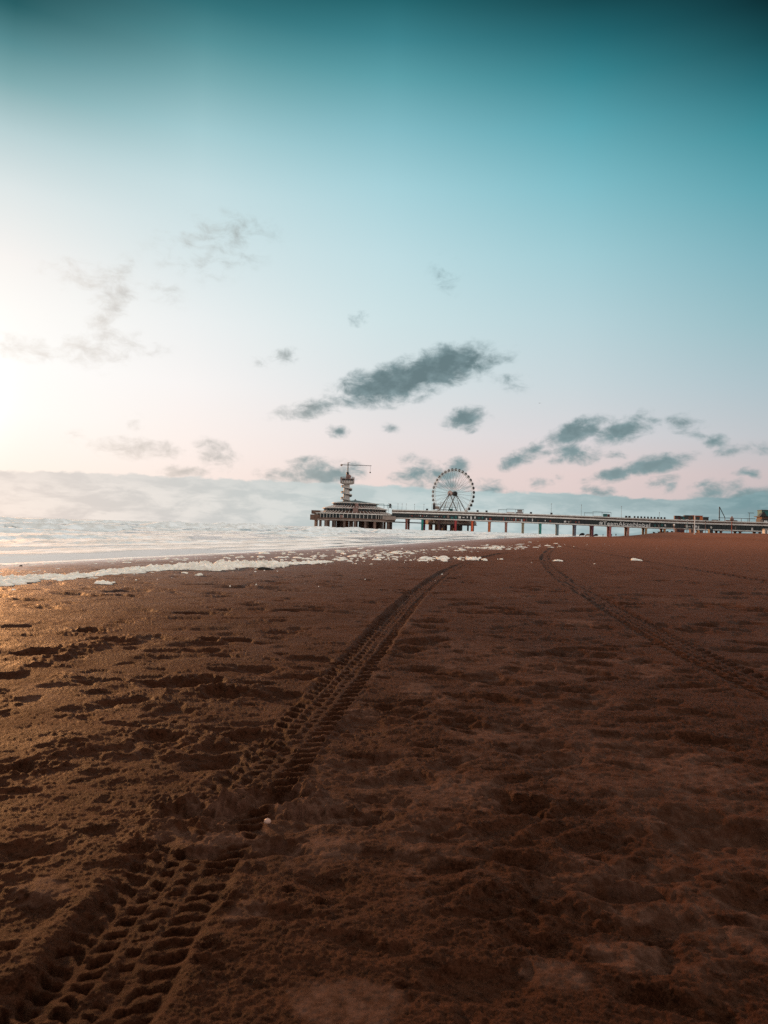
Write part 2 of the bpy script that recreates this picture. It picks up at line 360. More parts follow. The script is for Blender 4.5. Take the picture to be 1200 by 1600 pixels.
def beach_z(X, Y, r, th):
    Z = macro(X, Y).astype(np.float32)
    X32 = X.astype(np.float32); Y32 = Y.astype(np.float32)
    RR = np.hypot(X, Y)
    u = shore_u(X, Y)
    land = sst(u, 0.3, 4.5)                                # smooth where the swash has run
    near = 1 - sst(RR, 60, 220)
    def rough_amp(RRv): return .8 + .5 * sst(RRv, 4, 12)     # trampled more towards the wrack line
    # pale crusted, smooth patches
    dry = np.zeros_like(Z)
    wob = fbm(X32 * 6, Y32 * 6, 6, 50, .68)
    for px, py, rx, ry in PALE:
        gx, gy, _ = ground(px, py); g2 = ground(px, py - ry)[1]; g1 = ground(px, py + ry)[1]
        ax = rx * gy / F; ay = max(.04, (g2 - g1) / 2)
        q = ((X32 - gx) / ax) ** 2 + ((Y32 - gy) / ay) ** 2
        dry = np.maximum(dry, sst(1.25 - q + wob * 1.7, 0.0, 1.5) * .95)
    pn = fbm(X32 * 1.1, Y32 * .9, 5, 80, .55)
    dry = np.maximum(dry, sst(pn, .12, .5) * .55)
    z = .030 * fbm(X32 * .35, Y32 * .35, 3, 1) + .007 * fbm(X32 * 1.7, Y32 * 1.9, 3, 5)
    # trampled lumps, elongated along the water
    p1 = fbm(X32 * 2.6, Y32 * 3.4, 4, 21, .55); amp = rough_amp(RR)
    z += .006 * amp * np.maximum(p1 - .12, 0) * land - .011 * amp * np.maximum(-p1 - .20, 0) * land
    p2 = fbm(X32 * 7.5, Y32 * 10, 4, 31, .6)
    patch = sst(fbm(X32 * .9, Y32 * .9, 3, 40), -.15, .35)
    z += (.0028 * np.maximum(p2 - .1, 0) - .010 * np.maximum(-p2 - .18, 0)) * (.6 + .45 * patch) * (1 - .75 * dry) * (.35 + .65 * land) * amp
    # small clods and crumbs
    p3 = fbm(X32 * 34, Y32 * 34, 3, 61, .6)
    z += .0085 * np.maximum(p3 - .28, 0) * (.3 + patch) * (1 - .85 * dry) * near
    p4 = fbm(X32 * 95, Y32 * 95, 3, 71, .6)
    z += .0030 * p4 * (1 - .65 * dry) * (1 - sst(RR, 4, 9))
    # wind streaks
    z += .0026 * fbm(X32 * 3.2, Y32 * 20, 4, 91) * (1 - .6 * dry)
    z += .0009 * fbm(X32 * 40, Y32 * 40, 3, 95)
    cut = np.ones_like(Z)
    def window(gx, gy, rad):
        rc = math.hypot(gx, gy); tc_ = math.atan2(gx, gy)
        i0, i1 = np.searchsorted(r, [rc - rad, rc + rad]); da = min(3.1, rad / max(rc, .3) * 1.1)
        j0, j1 = np.searchsorted(th, [tc_ - da, tc_ + da]); return slice(i0, i1), slice(j0, j1)
    def pit(gx, gy, a, b, ang, dp, rim, seed, wipe=True):
        s = window(gx, gy, a * 3.2 + .05)
        if s[0].stop <= s[0].start or s[1].stop <= s[1].start: return
        dx = X32[s] - gx; dy = Y32[s] - gy; c, sn = math.cos(ang), math.sin(ang)
        q1 = (dx * c + dy * sn) / a; q2 = (-dx * sn + dy * c) / b
        wb = 1 + .35 * vn(X32[s] * 2.2 / a + seed, Y32[s] * 2.2 / a, seed) + .18 * vn(X32[s] * 6 / a, Y32[s] * 6 / a, seed + 1)
        q = np.sqrt(q1 * q1 + q2 * q2) * wb
        z[s] += -dp * (1 - sst(q, .35, 1.05)) + dp * .5 * rim * np.exp(-((q - 1.3) / .32) ** 2) * (.4 + .9 * np.abs(vn(X32[s] * 3 / a, Y32[s] * 3 / a, seed + 5)))
        if wipe: cut[s] *= sst(q, .9, 1.5)
    for k, (px, py, wpx, dp, rim) in enumerate(PITS):
        gx, gy, _ = ground(px, py); a = wpx / 2 * gy / F
        pit(gx, gy, a, a * random.uniform(.75, 1.1), random.uniform(-.4, .4), dp, rim, 200 + k)
    for k, (px, py, wpx, hh) in enumerate(MOUNDS):
        gx, gy, _ = ground(px, py); a = wpx / 2 * gy / F; s = window(gx, gy, a * 2.5)
        q = np.hypot(X32[s] - gx, (Y32[s] - gy) * .9) / a * (1 + .4 * vn(X32[s] * 2 / a, Y32[s] * 2 / a, 300 + k))
        z[s] += hh * (1 - sst(q, .1, 1.1)) * (.8 + .4 * vn(X32[s] * 8 / a, Y32[s] * 8 / a, 310 + k))
        if py > 1150: cut[s] *= sst(q, .7, 1.2)
    # wandering footprints
    for k in range(3000):
        rr = 1.2 * 25 ** (random.random() ** .62); a = random.uniform(-.62, .60)
        gx, gy = rr * math.sin(a), rr * math.cos(a)
        if float(shore_u(np.array([gx]), np.array([gy]))[0]) < 4.5: continue
        L_ = random.uniform(.008, .034) * (1 + 2.2 * random.random() ** 3) * (1 + min(rr, 9) * .16)
        pit(gx, gy, L_ * random.uniform(1, 1.9), L_ * random.uniform(.5, 1), random.uniform(-.7, .7), L_ * random.uniform(.07, .19), random.uniform(.1, .5), 400 + k, False)
    for k in range(260):
        rr = 1.3 * 9 ** random.random(); a = random.uniform(-.25, .62); gx, gy = rr * math.sin(a), rr * math.cos(a)
        L_ = random.uniform(.012, .030) * (1 + 1.4 * random.random() ** 4) * (1 + rr * .10)
        pit(gx, gy, L_ * random.uniform(1, 2.2), L_ * random.uniform(.5, .9), random.uniform(-.5, .5), L_ * random.uniform(.16, .40), random.uniform(.1, .4), 5000 + k, False)
    # tyre tracks pressed into the sand
    tm = np.zeros_like(Z)
    for line, hw, sdd, dp in TR:
        seg = np.hypot(*np.diff(line, axis=0).T); acc = np.concatenate([[0], np.cumsum(seg)])
        D = np.full(Z.shape, 9.0, np.float32); S = np.zeros_like(D)
        for k in range(len(seg)):
            a, b = line[k], line[k + 1]; mid = (a + b) / 2; s = window(mid[0], mid[1], seg[k] / 2 + hw * 2.4)
            if s[0].stop <= s[0].start or s[1].stop <= s[1].start: continue
            d = (b - a) / seg[k]; dx = X32[s] - a[0]; dy = Y32[s] - a[1]
            al = dx * d[0] + dy * d[1]; lt = -(dx * d[1] - dy * d[0]) * -1
            lt = dx * d[1] - dy * d[0]                      # + to the right
            ok = (al >= -.002 * seg[k] - .01) & (al <= seg[k] * 1.002 + .01) & (np.abs(lt) < np.abs(D[s]))
            D[s] = np.where(ok, lt, D[s]); S[s] = np.where(ok, acc[k] + al, S[s])
        t = D / hw; ia = np.abs(t) < 2.3
        tt = t[ia] + .05 * vn(S[ia] * 7, t[ia] * 3, sdd); ss = S[ia] + .014 * vn(S[ia] * 16, t[ia] * 3, sdd + 1) + .006 * vn(S[ia] * 50, t[ia] * 7, sdd + 2)
        phi = np.log1p(.02 * np.maximum(ss - .8, -1.5) / .054) / .02 if sdd == 3 else ss / .115
        def lug(lo, hi, slant, ph, duty=.56):
            c = (lo + hi) / 2; w = (hi - lo) / 2
            lat = 1 - sst(np.abs(tt - c) / w, .72, 1.05)
            f = (phi + slant * (tt - c) + ph) % 1.0
            return lat * (1 - sst(np.abs(f - .5) * 2, duty - .22, duty + .2))
        lugs = np.maximum.reduce([lug(-1.02, -.48, 1.1, 0, .52), .8 * lug(-.36, -.08, .5, .45, .46), .55 * lug(.06, .26, -.6, .1, .34), lug(.42, 1.02, -1.0, .25, .50)])
        base = 1 - sst(np.abs(tt), .92, 1.18)
        berm = np.exp(-((np.abs(tt) - 1.28) / .2) ** 2) * (.5 + .9 * np.abs(vn(ss * 12, tt, sdd + 4)))
        fade = .45 + .55 * sst(fbm(ss * 2.6, tt * 1.2, 4, sdd + 9), -.42, .12)
        dep = -(.010 * base + .024 * lugs * base * fade) + .004 * berm
        dep += (.006 * p3[ia] + .010 * np.maximum(fbm(X32[ia] * 12, Y32[ia] * 12, 3, sdd + 14) - .15, 0)) * base
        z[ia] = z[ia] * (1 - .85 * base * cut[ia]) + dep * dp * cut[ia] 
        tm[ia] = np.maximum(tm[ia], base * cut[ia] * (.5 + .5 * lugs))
        dry[ia] *= 1 - .8 * base * cut[ia]
    # far berm: broken, churned sand
    z += .18 * fbm(X32 * .06, Y32 * .05, 4, 120) * sst(RR, 150, 300) * sst(u, 5, 30)
    z += .05 * fbm(X32 * .22, Y32 * .12, 3, 124) * sst(RR, 40, 120) * sst(u, 3, 20)
    z *= np.where(u < 0, .25, 1) 
    wn = .9 * fbm(X32 * .25, Y32 * .25, 3, 130); wet = .58 * (1 - sst(u + wn, .4, 4.2)) + .50 * (1 - sst(u + 1.4 * wn, 3, 10.5)) * (1 - .5 * dry)
    nz = .5 * fbm(X32 * .05, Y32 * .04, 4, 140) + .3 * fbm(X32 * .3, Y32 * .15, 3, 141)
    dry = np.maximum(dry, .62 * sst(Z + 1.1 * nz, 1.5, 2.6)); berm_shade = .75 * sst(Z + .5 * nz, .15, .55) * (1 - sst(Z + .8 * nz, 1.1, 2.0)) * sst(RR, 120, 200)  # dark stripe at the berm foot: painted shade of the camera-facing slope
    return Z + z * (.25 + .75 * land), {'berm_shade': berm_shade, 'dry': dry, 'wet': wet, 'track': tm}

def sand_material():
    mt = bpy.data.materials.new('beach_sand'); mt.use_nodes = True; nt = mt.node_tree; N = nt.nodes; L = nt.links; b = N['Principled BSDF']
    def attr(n): a = N.new('ShaderNodeAttribute'); a.attribute_name = n; return a.outputs['Fac']
    tc = N.new('ShaderNodeTexCoord')
    def noise(scale, det=5, ro=.6, sc=(1, 1, 1)):
        mp = N.new('ShaderNodeMapping'); mp.inputs['Scale'].default_value = sc; L.new(tc.outputs['Object'], mp.inputs[0])
        n = N.new('ShaderNodeTexNoise'); n.inputs['Scale'].default_value = scale; n.inputs['Detail'].default_value = det; n.inputs['Roughness'].default_value = ro; L.new(mp.outputs[0], n.inputs['Vector']); return n.outputs['Fac']
    def mr(v, a, b_, c, d):
        n = N.new('ShaderNodeMapRange'); L.new(v, n.inputs[0]); n.inputs[1].default_value = a; n.inputs[2].default_value = b_; n.inputs[3].default_value = c; n.inputs[4].default_value = d; return n.outputs[0]
    def mix(f, a, b_, bt='MIX'):
        n = N.new('ShaderNodeMix'); n.data_type = 'RGBA'; n.blend_type = bt
        if isinstance(f, float): n.inputs[0].default_value = f
        else: L.new(f, n.inputs[0])
        for x, i in ((a, 6), (b_, 7)):
            if isinstance(x, tuple): n.inputs[i].default_value = (*x, 1)
            else: L.new(x, n.inputs[i])
        return n.outputs[2]
    c = mix(mr(noise(1.3, 6, .62), .35, .66, 0, 1), (.034, .0098, .0040), (.088, .0300, .0148))
    c = mix(mr(noise(9, 7, .7, (.8, 2.2, 1)), .44, .62, 0, .85), c, (.018, .0050, .0020))
    c = mix(mr(noise(260, 4, .75), .46, .62, 0, .7), c, (.105, .038, .020))
    c = mix(mr(noise(60, 5, .78), .50, .62, 0, .8), c, (.009, .003, .0015))
    c = mix(attr('berm_shade'), c, (.020, .0062, .0028))  # slope shade of the far berm, put into the sand colour
    dsum = N.new('ShaderNodeMath'); dsum.operation = 'MULTIPLY_ADD'; L.new(noise(16, 8, .72), dsum.inputs[0]); dsum.inputs[1].default_value = 1.9; L.new(attr('dry'), dsum.inputs[2])
    c = mix(mr(dsum.outputs[0], 1.30, 1.72, 0, .9), c, mix(mr(noise(30, 8, .75), .42, .62, 1, 0), (.170, .080, .053), (.070, .028, .016)))
    c = mix(attr('wet'), c, (.070, .024, .0105))
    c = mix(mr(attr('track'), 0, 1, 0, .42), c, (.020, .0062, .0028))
    c = mix(1.0, c, (.62, .61, .61), 'MULTIPLY')
    L.new(c, b.inputs['Base Color'])
    b.inputs['Sheen Weight'].default_value = .072; b.inputs['Sheen Roughness'].default_value = .30; b.inputs['Sheen Tint'].default_value = (1.0, .48, .28, 1)
    rg = N.new('ShaderNodeMath'); rg.operation = 'MULTIPLY_ADD'; L.new(attr('wet'), rg.inputs[0]); rg.inputs[1].default_value = -.48; L.new(mr(noise(3, 5), .3, .7, .58, .74), rg.inputs[2])
    L.new(rg.outputs[0], b.inputs['Roughness']); b.inputs['Specular Tint'].default_value = (1.0, .52, .32, 1); L.new(mr(attr('wet'), 0, 1, .02, .6), b.inputs['Specular IOR Level'])
    hsum = N.new('ShaderNodeMath'); hsum.operation = 'MULTIPLY_ADD'; L.new(noise(700, 2, .6), hsum.inputs[0]); hsum.inputs[1].default_value = .35; L.new(noise(90, 5, .7), hsum.inputs[2])
    bp = N.new('ShaderNodeBump'); bp.inputs['Distance'].default_value = .010; L.new(hsum.outputs[0], bp.inputs['Height']); L.new(mr(attr('wet'), 0, 1, .8, .08), bp.inputs['Strength'])
    L.new(bp.outputs[0], b.inputs['Normal'])
    return mt

def radii(a, b, k, c):
    out = [a]
    while out[-1] < b: x = out[-1]; out.append(x + min(k * x * x, c * x))
    return np.array(out)
r_b = np.concatenate([[.02, .2, .45, .7], radii(.9, 3500, .0013, .010)])
half = np.arange(-R(38), R(38), .00112)
th_b = np.concatenate([np.arange(-math.pi, -R(38), R(2.0)), half, np.arange(R(38), math.pi - .02, R(2.0))])
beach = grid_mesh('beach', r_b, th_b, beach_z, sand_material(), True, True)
tag(beach, kind='structure')

# ------------------------------------------------------------------ sea
BREAK = [(-2.6, .035, .5), (-5.2, .06, .7), (-9, .10, 1.0), (-15, .20, 1.6), (-24, .45, 2.2), (-36, 1.0, 2.6), (-52, 1.25, 3.2), (-72, 1.3, 4.0), (-100, 1.3, 5), (-135, 1.2, 6), (-180, .9, 7), (-230, .8, 8), (-300, .8, 9), (-390, .7, 10)]
def sea_z(X, Y, r, th):
    X32 = X.astype(np.float32); Y32 = Y.astype(np.float32); u = shore_u(X, Y).astype(np.float32); RR = np.hypot(X32, Y32)
    uu = u + 2.2 * fbm(X32 * .045, Y32 * .045, 3, 500) * sst(-u, 2, 30) + .55 * fbm(X32 * .22, Y32 * .22, 2, 505)
    z = np.zeros_like(u); foam = np.zeros_like(u)
    for k, (c, a, w) in enumerate(BREAK):
        m_ = np.clip(.62 + .95 * fbm(X32 * .05 + k * 9, Y32 * .05, 4, 520 + k), .10, 1.2)
        d = uu - c
        crest = np.where(d > 0, np.exp(-(d / (w * .42)) ** 2), np.exp(-(d / w) ** 2))
        z += a * m_ * crest * .92
        foam = np.maximum(foam, sst(m_, .3, .7) * np.where(d > 0, np.exp(-(d / (w * 3.2)) ** 2), np.exp(-(d / (w * .55)) ** 2)))
    surf = sst(-u, 1.5, 14)
    z += .075 * fbm(X32 * .8, Y32 * .8, 4, 560, .6) * surf + .22 * fbm(X32 * .23, Y32 * .23, 3, 570) * sst(-u, 10, 40)
    z += .10 * np.abs(fbm(X32 * 1.6, Y32 * 1.6, 4, 577, .6)) * foam * surf
    z += .004 * fbm(X32 * 2.5, Y32 * 2.5, 3, 580)
    z *= 1 - .75 * sst(RR, 600, 2500)
    lace = .6 * fbm(Y32 * .22 + u * .05, u * 1.1, 5, 590, .62) + .4 * fbm(X32 * .8, Y32 * .8, 4, 594, .6)
    foam = np.maximum(foam * .95, sst(-u, 8, 16) * (1 - sst(-u, 150, 500)) * sst(lace, -.24, .10) * .95)
    foam = np.clip(foam + .35 * lace * foam, 0, 1)
    # lacy lip of the last wash
    foam = np.maximum(foam, np.exp(-((u + .25 + .3 * fbm(X32 * .6, Y32 * .6, 3, 600)) / .34) ** 2) * .95)
    z += .02 * np.exp(-((u + .2) / .3) ** 2) * (.5 + np.abs(fbm(X32 * 5, Y32 * 5, 2, 610)))
    return SEA + z, {'foam': foam}
def sea_material():
    mt = bpy.data.materials.new('sea_water'); mt.use_nodes = True; nt = mt.node_tree; N = nt.nodes; L = nt.links; b = N['Principled BSDF']
    a = N.new('ShaderNodeAttribute'); a.attribute_name = 'foam'
    tc = N.new('ShaderNodeTexCoord'); n = N.new('ShaderNodeTexNoise'); n.inputs['Scale'].default_value = 2.2; n.inputs['Detail'].default_value = 7; n.inputs['Roughness'].default_value = .68; L.new(tc.outputs['Object'], n.inputs['Vector'])
    ad = N.new('ShaderNodeMath'); ad.operation = 'MULTIPLY_ADD'; L.new(n.outputs['Fac'], ad.inputs[0]); ad.inputs[1].default_value = .9; L.new(a.outputs['Fac'], ad.inputs[2])
    mr = N.new('ShaderNodeMapRange'); mr.interpolation_type = 'SMOOTHSTEP'; L.new(ad.outputs[0], mr.inputs[0]); mr.inputs[1].default_value = .72; mr.inputs[2].default_value = 1.12
    mx = N.new('ShaderNodeMix'); mx.data_type = 'RGBA'; L.new(mr.outputs[0], mx.inputs[0]); mx.inputs[6].default_value = (.085, .10, .095, 1); mx.inputs[7].default_value = (.86, .85, .83, 1)
    mp3 = N.new('ShaderNodeMapping'); mp3.inputs['Scale'].default_value = (1, .45, 1.6); L.new(tc.outputs['Object'], mp3.inputs[0])
    n3 = N.new('ShaderNodeTexNoise'); n3.inputs['Scale'].default_value = .9; n3.inputs['Detail'].default_value = 9; n3.inputs['Roughness'].default_value = .7; L.new(mp3.outputs[0], n3.inputs['Vector'])
    m3 = N.new('ShaderNodeMapRange'); L.new(n3.outputs['Fac'], m3.inputs[0]); m3.inputs[1].default_value = .40; m3.inputs[2].default_value = .60
    fc = N.new('ShaderNodeMix'); fc.data_type = 'RGBA'; L.new(m3.outputs[0], fc.inputs[0]); fc.inputs[6].default_value = (.68, .645, .60, 1); fc.inputs[7].default_value = (.90, .89, .87, 1); L.new(fc.outputs[2], mx.inputs[7]); L.new(mx.outputs[2], b.inputs['Base Color'])
    ro = N.new('ShaderNodeMapRange'); L.new(mr.outputs[0], ro.inputs[0]); ro.inputs[3].default_value = .10; ro.inputs[4].default_value = .65; L.new(ro.outputs[0], b.inputs['Roughness'])
    b.inputs['IOR'].default_value = 1.33
    n2 = N.new('ShaderNodeTexNoise'); n2.inputs['Scale'].default_value = 5; n2.inputs['Detail'].default_value = 5; L.new(tc.outputs['Object'], n2.inputs['Vector'])
    bp = N.new('ShaderNodeBump'); bp.inputs['Distance'].default_value = .03; bp.inputs['Strength'].default_value = .25; L.new(n2.outputs['Fac'], bp.inputs['Height']); L.new(bp.outputs[0], b.inputs['Normal'])
    return mt
r_s = np.concatenate([radii(6.0, 700, .0011, .0065), 700 * np.geomspace(1.02, 60, 60)])
th_s = np.concatenate([np.arange(-R(120), -R(40), R(.8)), np.arange(-R(40), R(30), .0016), np.arange(R(30), R(40), R(1))])
sea = grid_mesh('sea', r_s, th_s, sea_z, sea_material()); tag(sea, kind='structure')

# ------------------------------------------------------------------ sea foam on the sand
foam_mat = material('sea_foam', (.78, .69, .59), .85, var=.22, scale=10, bump=.45)
foam_mat.node_tree.nodes['Principled BSDF'].inputs['Subsurface Weight'].default_value = .35
foam_mat.node_tree.nodes['Principled BSDF'].inputs['Subsurface Radius'].default_value = (.05, .04, .03)
def zg(x, y): return float(macro(np.array([float(x)]), np.array([float(y)]))[0])
def foam_berm():
    line = spline([ground(*p)[:2] for p in [(-260, 945), (-120, 925), (0, 908), (70, 903), (140, 899), (200, 894), (250, 890), (300, 890), (350, 887), (400, 884), (450, 881), (500, 878), (560, 872)]], 16)
    seg = np.hypot(*np.diff(line, axis=0).T); acc = np.concatenate([[0], np.cumsum(seg)]); n = int(acc[-1] / .03); s = np.linspace(0, acc[-1], n)
    cx = np.interp(s, acc, line[:, 0]); cy = np.interp(s, acc, line[:, 1]); dx = np.gradient(cx); dy = np.gradient(cy); l_ = np.hypot(dx, dy); dx /= l_; dy /= l_
    tl = np.linspace(-1.6, 1.6, 110)
    X = cx[:, None] + (-dy[:, None]) * tl; Y = cy[:, None] + dx[:, None] * tl; S = s[:, None] + 0 * tl; T = 0 * s[:, None] + tl
    f = s / s[-1]
    wl = np.interp(f, [0, .35, .5, .58, .66, .78, 1], [.42, .42, .36, .33, .30, .24, .08])[:, None]; hh = np.interp(f, [0, .3, .45, .52, .6, .68, .8, 1], [.05, .06, .09, .13, .11, .07, .035, .015])[:, None]
    ax, ay = X.astype(np.float32), Y.astype(np.float32)
    cen = .22 * vn(S * .9, 0 * S, 703) * wl; q = np.abs(T - cen) / wl * (1 + .45 * vn(ax * 1.3, ay * 1.3, 700) + .38 * vn(ax * 4, ay * 4, 701) + .26 * vn(ax * 11, ay * 11, 702))
    bil = 0; am = 1
    for k, fr in enumerate((4, 9, 20, 44)): bil = bil + am * (1 - np.abs(vn(ax * fr, ay * fr, 710 + k)) * 2.2); am *= .6
    H = hh * np.clip(1 - q * q, -.3, 1) * np.clip(.5 + .55 * bil, .06, 1.7) 
    H -= .02 * (vn(S * 1.5, T * 2, 720) > .45) + .03 * sst(f[:, None] + .2 * vn(S * 1.2, T, 722), .72, 1.05) * (vn(ax * 3, ay * 3, 724) > -.2)
    Z = macro(X, Y) + H - .012
    keep = H > .004
    idx = -np.ones(H.shape, int); kk = keep.copy(); fs = []
    cell = keep[:-1, :-1] | keep[1:, :-1] | keep[:-1, 1:] | keep[1:, 1:]
    us = np.zeros(H.shape, bool); us[:-1, :-1] |= cell; us[1:, :-1] |= cell; us[:-1, 1:] |= cell; us[1:, 1:] |= cell
    idx[us] = np.arange(us.sum()); vs = np.stack([X[us], Y[us], np.where(keep, Z, Z - .06)[us]], -1)
    i, j = np.nonzero(cell); fs = np.stack([idx[i, j], idx[i + 1, j], idx[i + 1, j + 1], idx[i, j + 1]], -1)
    mb = MB(); mb.v = vs.tolist(); mb.f = fs.tolist(); mb.mi = [0] * len(mb.f)
    return mb
def lump(mb, x, y, rx, ry, h, seed, n=12, m_=6, rot=0.0):
    z0 = zg(x, y) + .004; c, s_ = math.cos(rot), math.sin(rot); vs = []
    rr = random.Random(seed); ph = [rr.uniform(0, 6.28) for _ in range(6)]
    for k in range(m_ + 1):
        e = k / m_ * math.pi / 2
        for i in range(n):
            a = 2 * math.pi * i / n; w = 1 + .22 * math.sin(2 * a + ph[0]) + .16 * math.sin(3 * a + ph[1]) + .10 * math.sin(5 * a + ph[2] + 2 * e)
            R_ = math.cos(e) * w + .02; px_, py_ = rx * R_ * math.cos(a), ry * R_ * math.sin(a)
            vs.append((x + px_ * c - py_ * s_, y + px_ * s_ + py_ * c, z0 - .02 + (h + .02) * math.sin(e) * (1 + .25 * math.sin(3 * a + ph[3]) * math.cos(e) + .15 * math.sin(4 * a + ph[4]))))
    fs = [(k * n + i, k * n + (i + 1) % n, (k + 1) * n + (i + 1) % n, (k + 1) * n + i) for k in range(m_) for i in range(n)] + [tuple(range(m_ * n, (m_ + 1) * n))]
    mb.add(vs, fs)
fo = foam_berm().build('sea_foam', foam_mat, None, True)
tag(fo, 'long fluffy band of dirty white sea foam left along the wet sand', 'sea foam', kind='stuff')
fl = MB()
def scatter(n, p0, p1, jx, jy, smin, smax):
    for _ in range(n):
        t = random.random(); px = p0[0] + (p1[0] - p0[0]) * t + random.gauss(0, jx); py = p0[1] + (p1[1] - p0[1]) * t + random.gauss(0, jy)
        x, y, z = ground(px, py)
        if y > 260 or y < 4 or shore_u(np.array([x]), np.array([y]))[0] < .1: continue
        s = .78 * random.uniform(smin, smax) * (random.random() ** 2 + .18) * y / F
        lump(fl, x, y, s * random.uniform(.8, 2.2), s * random.uniform(.8, 2.0), min(.08, s * random.uniform(.12, .34)), random.randrange(10 ** 6), 9, 4, random.uniform(-.3, .3))
scatter(110, (0, 884), (300, 871), 30, 2.0, 2, 7); scatter(170, (240, 873), (600, 857), 40, 3.0, 1.5, 6); scatter(80, (200, 898), (420, 886), 30, 4, 1.2, 5)
scatter(130, (430, 878), (620, 868), 40, 3, 1.5, 7); scatter(120, (560, 868), (760, 853), 30, 1.6, 1.5, 6); scatter(90, (640, 874), (740, 872), 22, 1.5, 2, 7)
scatter(110, (700, 862), (800, 853), 25, 1.8, 1.5, 6); scatter(60, (780, 858), (880, 850), 30, 2.2, 1.2, 5); scatter(10, (860, 870), (1000, 866), 60, 8, .5, 1.6); scatter(40, (380, 900), (700, 884), 90, 14, .6, 2.2); scatter(10, (900, 850), (1150, 852), 60, 3, .5, 1.6)
scatter(60, (-200, 905), (60, 890), 60, 5, 2, 6)
tag(fl.build('foam_flecks', foam_mat, None, True), 'scattered white flecks of sea foam strewn between the water and the tyre tracks', 'sea foam', kind='stuff')
for px, py, w, dpt, h, lab in [
        (276, 891, 13, .10, .085, 'round ball of white foam at the end of the foam band'), (312, 900, 9, .10, .04, 'small flat scrap of foam lying just landward of the foam band'),
        (992, 875, 10, .20, .055, 'bright white foam scrap alone on bare sand right of the curving track'), (745, 874, 17, .25, .085, 'largest white foam clump beside the long straight tyre track'),
        (664, 873, 13, .2, .07, 'white foam clump in the row left of the straight tyre track'), (690, 872.5, 8, .2, .065, 'small white foam clump in the row just left of the largest one'),
        (872, 876, 8, .15, .03, 'thin white foam scrap inside the bend of the curving track')]:
    x, y, z = ground(px, py); mb = MB()
    for k in range(7):
        o_ = random.uniform(-1, 1); lump(mb, x + o_ * w * .75 * y / F, y + random.uniform(-.5, .5) * dpt, w * .42 * y / F * (1.15 - abs(o_) * .6), dpt * .6, h * (1.05 - abs(o_) * .75) * random.uniform(.7, 1), random.randrange(10 ** 6), 12, 5)
    tag(mb.build('foam_clump', foam_mat, None, True), lab, 'foam clump', 'foam clumps on the sand')

# small finds on the sand
def ground_fine(x, y):
    ok, loc, nrm, idx = beach.ray_cast(Vector((x, y, 5)), Vector((0, 0, -1))); return loc.z if ok else zg(x, y)
bpy.context.view_layer.update()
x, y, _ = ground(418, 1284)
mb = MB(); z0 = ground_fine(x, y); prof = [(.003, -.004), (.008, -.003), (.010, .001), (.008, .006), (.004, .009), (.001, .0098)]
mb.lathe((x, y, z0 + .005), prof, 14, .4, 0, 1.0, .72)
tag(mb.build('shell', material('shell_white', (.42, .25, .19), .45, scale=60), None, True), 'small pale pink shell lying beside the churned footprint in the tyre track', 'shell')
def rock(name, px, py, w, h, col, label, cat):
    x, y, _ = ground(px, py); mb = MB(); lump(mb, x, y, w / 2 * y / F, w * .35 * y / F, h, 5 + int(px), 16, 7); lump(mb, x + w * .2 * y / F, y - .03, w / 3.2 * y / F, w * .25 * y / F, h * .8, 9 + int(px), 14, 6)
    tag(mb.build(name, material(name, col, .8, scale=20, bump=.6), None, True), label, cat)
rock('seaweed_clump', 413, 890, 24, .035, (.02, .014, .010), 'dark brown clump of washed up seaweed just right of the foam band', 'seaweed')
rock('stone', 33, 884.5, 8, .022, (.04, .03, .022), 'small dark stone on the wet sand between foam band and water', 'stone')

# ------------------------------------------------------------------ pier
M = {k: material(*v) for k, v in dict(
    pale=('pale_concrete', (.66, .61, .56), .7, 0, .2, .3), concrete=('weathered_concrete', (.27, .21, .18), .8, 0, .3, .25), dark=('dark_steel', (.035, .035, .035), .5, 0, .3, .5),
    glass=('dark_glass', (.020, .022, .022), .12, 0, .3, .15, 0, .5), steel=('wheel_steel', (.11, .10, .095), .7, 0, .2, .5), brown=('brown_cladding', (.13, .075, .055), .7, 0, .3, .3), rust=('rusty_pink_wall', (.23, .14, .12), .75, 0, .25, .3), roof=('grey_green_roof', (.075, .085, .08), .6, 0, .25, .2),
    white=('white_paint', (.72, .69, .66), .5, 0, .1, .5), tower=('tower_white_paint', (.48, .435, .40), .6, 0, .2, .35), teal=('teal_paint', (.03, .13, .13), .5, 0, .2, .5), red=('red_paint', (.30, .05, .03), .5, 0, .2, .5),
    orange=('orange_paint', (.50, .14, .05), .5, 0, .2, .5), maroon=('maroon_paint', (.085, .03, .03), .6, 0, .2, .5), gondola=('gondola_shell', (.035, .030, .030), .3, 0, .2, .8), pink=('pink_disc', (.62, .42, .36), .6, 0, .1, .8),
    skin=('skin', (.42, .24, .17), .6, 0, .1, 3), cloth=('dark_coat', (.022, .020, .024), .85, 0, .2, 3), cloth2=('wine_coat', (.06, .018, .022), .85, 0, .2, 3), denim=('dark_trousers', (.02, .024, .035), .85, 0, .2, 3), tan=('tan_sailcloth', (.48, .34, .24), .6, 0, .2, 2), black=('black_sailcloth', (.016, .016, .018), .5, 0, .2, 2)).items()}
O = Vector((90.7, 590, 0)); AL = math.atan(.193); pd = Vector((math.cos(AL), -math.sin(AL), 0)); pn = Vector((math.sin(AL), math.cos(AL), 0)); ZU = Vector((0, 0, 1))
def onpier(px, py, off=0.0):            # the point of the pier's front plane (moved back by off) seen at a pixel of the photo
    r = ray(px, py); c = Vector((0, 0, CAMH)); t = (O + pn * off - c).dot(pn) / r.dot(pn); return c + r * t
def S_of(p): return (p - O).dot(pd)
